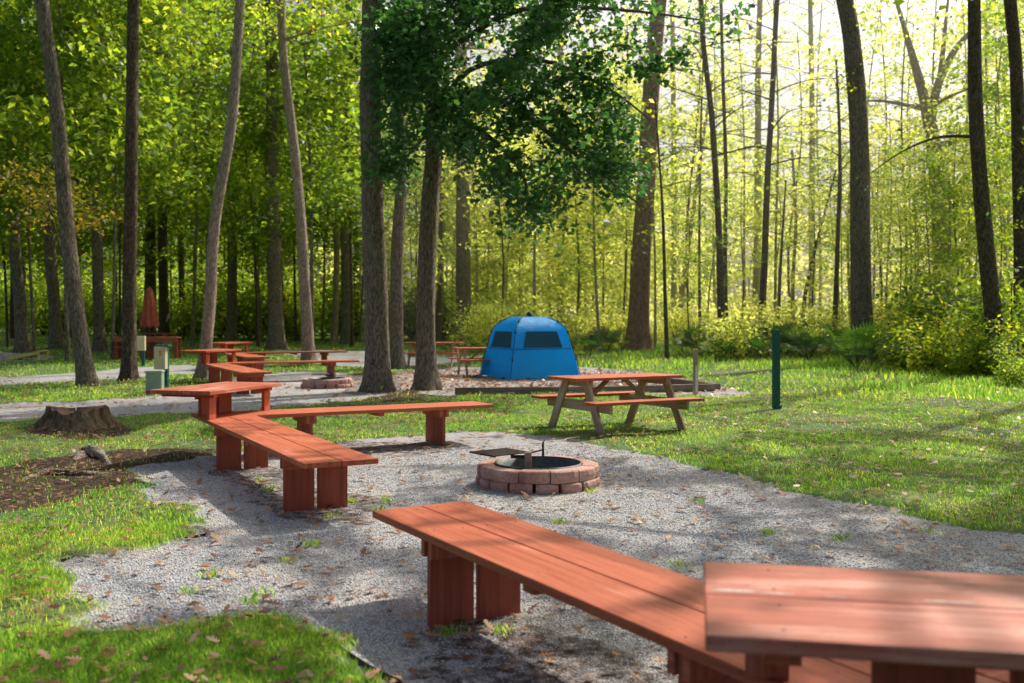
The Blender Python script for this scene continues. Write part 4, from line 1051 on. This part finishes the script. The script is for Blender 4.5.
def stump():
    x, y = P(76, 427); root = empty('tree_stump', (x, y, 0), 0, label='wide low weathered tree stump in the grass at the left', cat='stump')
    rr2 = random.Random(2); rows = []; ph = [rr2.uniform(0, 6) for _ in range(4)]
    prof = [(-.05, .56), (.02, .52), (.06, .48), (.12, .45), (.20, .41), (.26, .40)]
    for (z, r) in prof:
        row = []; e = max(0, 1-z/.22)
        for j in range(65):
            a = 2*math.pi*j/64
            rr_ = r*(1+.22*e*max(0, math.sin(5*a+ph[0]))**2+.10*math.sin(3*a+ph[1])+.04*math.sin(11*a+ph[2])+.03*math.sin(23*a+ph[3]))
            zt = z if z < .25 else z+.035*math.sin(2*a+1)+.02*math.sin(9*a)
            row.append((math.cos(a)*rr_*1.0, math.sin(a)*rr_*.9, zt))
        rows.append(row)
    m = MB(); m.grid(rows); m.build('bark', M_STUMP, root)
    m = MB(); top = rows[-1]; rs_ = []
    for f in (1.0, .8, .6, .4, .2, .02): rs_.append([(p[0]*f*.99, p[1]*f*.99, p[2]-.03*(1-f)-.02*abs(mnoise.noise(Vector((p[0]*f*6, p[1]*f*6, 2))))) for p in top])
    m.grid(rs_); m.build('cut_face', plain('cut_wood', (.20, .13, .08), .9, 0, .5, 14, .8), root)
stump()
def root_thing(pts, r, lab):
    v = [Vector((*P(a, b), z)) for a, b, z in pts]; m = MB()
    sp = smooth_path(v, 5); m.ring(sp, [r*(1-.6*abs(2*k/(len(sp)-1)-.7)) for k in range(len(sp))], 10, lobes=lambda k, a: 1+.2*math.sin(3*a+k))
    o = m.build('surface_root', M_BARKP if r > .05 else M_BARK, None); tag(o, lab, 'tree root')
root_thing([(74, 462, -.02), (84, 456, .03), (95, 457, .06), (104, 461, .03), (112, 465, -.03)], .075, 'grey bare root arching out of the dark soil at the left')
root_thing([(20, 480, -.02), (50, 474, .02), (90, 476, .02), (120, 471, -.03)], .04, 'dark thin root lying along the bare soil at the left')
def edging(pts, lab):
    m = MB(); v = [Vector((*P(a, b), 0)) for a, b in pts]
    m.grid([[p+Vector((0, 0, -.05)) for p in v], [p+Vector((0, 0, .010)) for p in v], [p+Vector((.0, .012, .010)) for p in v], [p+Vector((0, .012, -.05)) for p in v]], False)
    o = m.build('garden_edging', plain('black_rubber', (.02, .02, .022), .6), None); tag(o, lab, 'edging')
edging([(60, 561), (95, 553), (150, 545), (205, 535), (208, 530)], 'black plastic edging between lit gravel and grass at the left')
edging([(318, 634), (345, 652), (370, 668), (400, 682), (415, 700)], 'black plastic edging along the grass at the bottom left')

# ------------------------------------------------------------------ grass, gravel, litter
def grass(name, n, ylo, yhi, hh, ww, pw, label, seed, xmin=-.56, xmax=.56, ymargin=0, hfun=None):
    rs = np.random.default_rng(seed)
    u = rs.random(n); e = 2-pw
    y = (ylo**e+(yhi**e-ylo**e)*u)**(1/e)
    x = (rs.random(n)*(xmax-xmin)+xmin)*y+rs.uniform(-.6, .6, n)
    g = soft(GRAVEL, x, y); d = soft(DIRT, x, y)
    patch = .5+.5*np.sin(x*1.7+np.sin(y*1.3)*2)*np.sin(y*1.9+1)
    bn = np.array([mnoise.noise(Vector((a*.55, b_*.38, 4.0)))+.5*mnoise.noise(Vector((a*2.1, b_*1.6, 9.0))) for a, b_ in zip(x, y)])
    bare = np.clip((bn-.12)*3.2, 0, .88)
    keep = (rs.random(n) > bare) & (rs.random(n) > g*1.05+.0) & (rs.random(n) > d*.86) & (rs.random(n) > .42*patch*(y > 6.5))
    x, y, patch, bn = x[keep], y[keep], patch[keep], bn[keep]; n = len(x)
    h = hh*rs.uniform(.45, 1.25, n)*(1+.35*(1-patch))
    if hfun is not None: h *= hfun(x, y)
    w = ww*rs.uniform(.6, 1.3, n)*(y/ylo)**.55
    az = rs.random(n)*6.283; ln = rs.uniform(.1, .75, n)*h; la = rs.random(n)*6.283
    b = np.stack([x, y, tz(x, y)-.006], 1)
    s = np.stack([np.cos(az), np.sin(az), np.zeros(n)], 1)*w[:, None]
    l = np.stack([np.cos(la), np.sin(la), np.zeros(n)], 1)*ln[:, None]; up = np.zeros((n, 3)); up[:, 2] = h
    V = np.stack([b-s, b+s, b+s*.65+l*.35+up*.6, b+l+up, b-s*.65+l*.35+up*.6], 1).reshape(-1, 3)
    t = np.clip(rs.normal(.42, .17, n)+.18*(patch-.5)+.35*np.clip(bn, -.3, .5), 0, 1)
    me = np_mesh(name, V, np.arange(5*n), np.full(n, 5), M_GRASS, False, {'tint': ('FACE', t)})
    tag(link(name, me), label, 'grass', kind='stuff')
grass('lawn_grass', 230000, 3.4, 7.6, .036, .0017, 1.2, 'short grass in the near left corner', 1, -.66, .1)
grass('meadow_grass', 250000, 7.4, 21, .032, .0036, 1.35, 'short lawn grass around the gravel campsite', 2)
def hf(x, y): return 1+(1.3+1.2*np.sin(x*2.1)*np.sin(y*1.3))*np.exp(-((x/y-.42)/.10)**2)*(y > 15)*(y < 34)+1.2*(y > 30)*(x/y > .05)
grass('back_lawn_grass', 110000, 19, 62, .06, .013, 1.3, 'sunlit grass of the back lawn reaching the wood', 3, hfun=hf)

def stones():
    rs = np.random.default_rng(21); n = 135000
    y = (2.6**.6+(12.5**.6-2.6**.6)*rs.random(n))**(1/.6); x = (rs.random(n)*1.2-.6)*y
    g = soft(GRAVEL, x, y); k = rs.random(n) < g*g*(1-.75*soft(SOIL_SHADE, x, y)); x, y = x[k], y[k]; n = len(x)
    r = .0052*rs.uniform(.5, 1.35, n)*(1+.05*y)
    base = np.array([[1, 0, 0], [0, 1, 0], [-1, 0, 0], [0, -1, 0], [.25, .2, .75], [.0, -.1, -.6]])
    V = np.repeat(base[None], n, 0)*rs.uniform(.55, 1.25, (n, 6, 1))
    a = rs.random(n)*6.283; ca, sa = np.cos(a), np.sin(a)
    X = V[:, :, 0]*ca[:, None]-V[:, :, 1]*sa[:, None]; Y = V[:, :, 0]*sa[:, None]+V[:, :, 1]*ca[:, None]
    V = np.stack([X*r[:, None]+x[:, None], Y*r[:, None]+y[:, None], V[:, :, 2]*r[:, None]+(tz(x, y)-.02+r*.25)[:, None]], 2).reshape(-1, 3)
    fb = np.array([[0, 1, 4], [1, 2, 4], [2, 3, 4], [3, 0, 4], [1, 0, 5], [2, 1, 5], [3, 2, 5], [0, 3, 5]])
    Fc = (fb[None]+(np.arange(n)*6)[:, None, None]).reshape(-1)
    t = np.repeat(rs.random(n), 8)
    m, nt, b = mat('loose_stone', .85, .2)
    c = ramp(nt, attr(nt, 'tint'), [(0, (.30, .32, .365)), (.35, (.49, .51, .56)), (.7, (.66, .67, .70)), (.93, (.82, .81, .80)), (1, (.55, .40, .32))])
    nt.links.new(c, b.inputs['Base Color'])
    tag(link('gravel', np_mesh('gravel', V, Fc, np.full(n*8, 3), m, False, {'tint': ('FACE', t)})), 'loose grey crushed stones covering the campsite', 'gravel', kind='stuff')
stones()

OAK = [(-.5, 0), (-.34, .05), (-.3, .20), (-.17, .10), (-.08, .34), (.04, .14), (.16, .33), (.22, .12), (.36, .2), (.5, 0), (.36, -.2), (.22, -.12), (.16, -.33), (.04, -.14), (-.08, -.34), (-.17, -.10), (-.3, -.20), (-.34, -.05)]
def litter():
    rs = np.random.default_rng(31); n = 12000
    y = (3.2**.9+(26**.9-3.2**.9)*rs.random(n))**(1/.9); x = (rs.random(n)*1.14-.57)*y
    s = rs.uniform(.03, .095, n)*(1+.03*y)
    pr = np.array(OAK); k = len(pr)
    a = rs.random(n)*6.283; ca, sa = np.cos(a)[:, None], np.sin(a)[:, None]
    cu = rs.uniform(-.1, .75, n)[:, None]; tl = rs.normal(0, .22, (n, 2))
    lx = pr[None, :, 0]*s[:, None]; ly = pr[None, :, 1]*s[:, None]*rs.uniform(.6, 1.1, (n, 1))
    lz = cu*(pr[None, :, 1]**2*2+pr[None, :, 0]**2*.8)*s[:, None]+lx*tl[:, :1]+ly*tl[:, 1:]
    g = soft(GRAVEL, x, y); s = s*np.where(g < .5, .78, .9)
    s = s*np.where((g > .5) & (rs.random(n) < .5), .25, 1.0); q_ = np.where((g > .5) & (s < .03), .3, 1.0)[:, None]; lx *= q_; ly *= q_; lz = lz*q_
    lx *= np.where(g < .5, .78, .9)[:, None]; ly *= np.where(g < .5, .78, .9)[:, None]; lz *= .8
    V = np.stack([lx*ca-ly*sa+x[:, None], lx*sa+ly*ca+y[:, None], lz+(tz(x, y)+.012+.020*(g < .5)-.018*(g > .5)+s*.12)[:, None]], 2).reshape(-1, 3)
    me = np_mesh('leaf_litter', V, np.arange(n*k), np.full(n, k), M_LITTER, False, {'tint': ('FACE', rs.random(n))})
    tag(link('leaf_litter', me), 'scattered dry brown leaves over gravel and grass', 'fallen leaves', kind='stuff')
litter()
def pad_chips():
    rs = np.random.default_rng(41); n = 3000
    y = rs.uniform(21.5, 30, n); x = rs.uniform(-3.2, 5.6, n); g = soft([GRAVEL[3]], x, y); k = rs.random(n) < g; x, y = x[k], y[k]; n = len(x)
    c = np.stack([x, y, tz(x, y)+.0+rs.uniform(0, .03, n)], 1)
    me = leaves_mesh('leaf_chips', c, rs.uniform(.06, .15, n), rs.uniform(.35, 1, n), M_LITTER, rs, up_bias=2.0)
    tag(link('leaf_chips', me), 'brown leaf and bark chips strewn around the tent', 'bark chips', kind='stuff')
pad_chips()
def weeds():
    rs = np.random.default_rng(51); V = []; m = 0
    for (a, b) in [(265, 592), (250, 600), (310, 545), (385, 500), (300, 468), (258, 478), (700, 500), (770, 530), (590, 490), (680, 560), (470, 560), (460, 618), (840, 535), (350, 500), (290, 560), (190, 590), (210, 575), (265, 484), (270, 488), (380, 508), (330, 515), (560, 520), (930, 530), (505, 628), (450, 630)]:
        cx, cy = P(a, b); k = rs.integers(14, 42)
        for _ in range(k):
            x = cx+rs.normal()*.035; y = cy+rs.normal()*.035; h = rs.uniform(.015, .05); t = rs.random()*6.28; l = h*rs.uniform(.3, 1.1); w = .0035
            p = np.array([x, y, float(tz(x, y))-.02]); d = np.array([math.cos(t), math.sin(t), 0]); q = np.array([-d[1], d[0], 0])*w
            V += [p-q, p+q, p+q*.7+d*l*.4+[0, 0, h*.7], p+d*l+[0, 0, h], p-q*.7+d*l*.4+[0, 0, h*.7]]; m += 1
    tag(link('weeds', np_mesh('weeds', np.array(V), np.arange(5*m), np.full(m, 5), M_GRASS, False, {'tint': ('FACE', rs.uniform(.2, .75, m))})), 'small green weeds sprouting through the gravel', 'weeds', kind='stuff')
weeds()
def one_leaf(seed):
    rr2 = random.Random(seed); c = rr2.uniform(.3, 1.0); v = []; f = []
    v.append((0, 0, .0))
    for (p, q) in OAK: v.append((p, q*.9, c*(q*q*1.6+p*p*.5)))
    k = len(OAK); f = [(0, 1+i, 1+(i+1) % k) for i in range(k)]
    me = np_mesh('fallen_leaf', np.array(v), np.array(f).ravel(), np.full(k, 3), M_LITTER, False, {'tint': ('FACE', np.full(k, rr2.uniform(.2, .9)))})
    return me
lm = [one_leaf(s) for s in range(5)]
LEAFPX = [(112, 666), (222, 574), (160, 592), (238, 607), (75, 640), (340, 542), (300, 537), (372, 541), (216, 540), (298, 552), (432, 636), (372, 590), (470, 500), (560, 548), (640, 520), (700, 508), (300, 470), (610, 505), (780, 520), (830, 552), (660, 662), (690, 640), (330, 600), (270, 640), (150, 610), (880, 470), (905, 500), (740, 500), (355, 520), (265, 560)]
for i, (a, b) in enumerate(LEAFPX):
    o = bpy.data.objects.new('fallen_leaf', lm[i % 5]); COL.objects.link(o); x, y = P(a, b)
    gr = soft(GRAVEL, np.array([x]), np.array([y]))[0] > .5
    o.location = (x, y, tzf(x, y)+(.003 if gr else .05)); o.rotation_euler = (rnd.uniform(-.3, .3), rnd.uniform(-.3, .3), rnd.uniform(0, 6.28)); s = rnd.uniform(.07, .12); o.scale = (s, s, s)
    tag(o, 'curled dry oak leaf lying on the grey gravel' if gr else 'curled dry oak leaf lying on the green grass', 'leaf', 'fallen oak leaves on the gravel' if gr else 'fallen oak leaves on the grass')

# ------------------------------------------------------------------ haze volume added to veil and brighten the wood like glare
def haze(nm, dens, x0, x1, x2, x3, lab):
    m = bpy.data.materials.new('haze'); m.use_nodes = True; nt = m.node_tree
    nt.nodes.remove(nt.nodes['Principled BSDF'])
    v = nt.nodes.new('ShaderNodeVolumeScatter'); v.inputs['Density'].default_value = dens; v.inputs['Anisotropy'].default_value = .55; v.inputs['Color'].default_value = (1, .97, .80, 1)
    nt.links.new(v.outputs[0], nt.nodes['Material Output'].inputs['Volume'])
    mb = MB(); y0, y1, zt = (33.0, 128.0, 30.0)
    b0 = [(x0, y0), (x1, y0), (x2, y1), (x3, y1)]
    n0 = len(mb.v)
    mb.v += [Vector((x, y, -2)) for x, y in b0]+[Vector((x, y, zt)) for x, y in b0]
    for f in ((3, 2, 1, 0), (4, 5, 6, 7), (0, 1, 5, 4), (1, 2, 6, 5), (2, 3, 7, 6), (3, 0, 4, 7)): mb.f.append(list(f)); mb.sm.append(False); mb.uv += [(0, 0)]*4
    o = mb.build(nm, m, None); tag(o, lab, 'haze', kind='stuff')
haze('glare_haze', .0040, -5, 59, 130, -20, 'added glare haze washing the bright right half of the wood')
# ------------------------------------------------------------------ world, sun, camera
w = bpy.data.worlds.new('World'); scene.world = w; w.use_nodes = True; nt = w.node_tree
sky = nt.nodes.new('ShaderNodeTexSky'); sky.sky_type = 'NISHITA'; sky.sun_disc = False
sky.sun_elevation = SUN_EL; sky.sun_rotation = SUN_AZ; sky.air_density = 1.0; sky.dust_density = 8.0; sky.ozone_density = 2.0
bg = nt.nodes['Background']; nt.links.new(sky.outputs[0], bg.inputs['Color']); bg.inputs['Strength'].default_value = 0.15
ld = bpy.data.lights.new('sun', 'SUN'); ld.energy = 5.0; ld.angle = R(.55); ld.color = (1.0, .93, .80)
lo = bpy.data.objects.new('sun', ld); COL.objects.link(lo)
lo.rotation_euler = Vector(SUN).to_track_quat('Z', 'Y').to_euler()
cd = bpy.data.cameras.new('camera'); co = bpy.data.objects.new('camera', cd); COL.objects.link(co)
cd.sensor_width = 36; cd.lens = 36*F/1024; co.location = (0, 0, HC); co.rotation_euler = (R(90), 0, 0)
cd.shift_y = -(341.5-HZ)/1024; cd.clip_end = 3000; cd.clip_start = .05
cd.dof.use_dof = True; cd.dof.focus_distance = 9.5; cd.dof.aperture_fstop = 2.2
scene.camera = co
scene.view_settings.view_transform = 'Standard'; scene.view_settings.look = 'None'; scene.view_settings.exposure = 0
scene.cycles.max_bounces = 4; scene.cycles.transmission_bounces = 3; scene.cycles.diffuse_bounces = 3; scene.cycles.glossy_bounces = 2
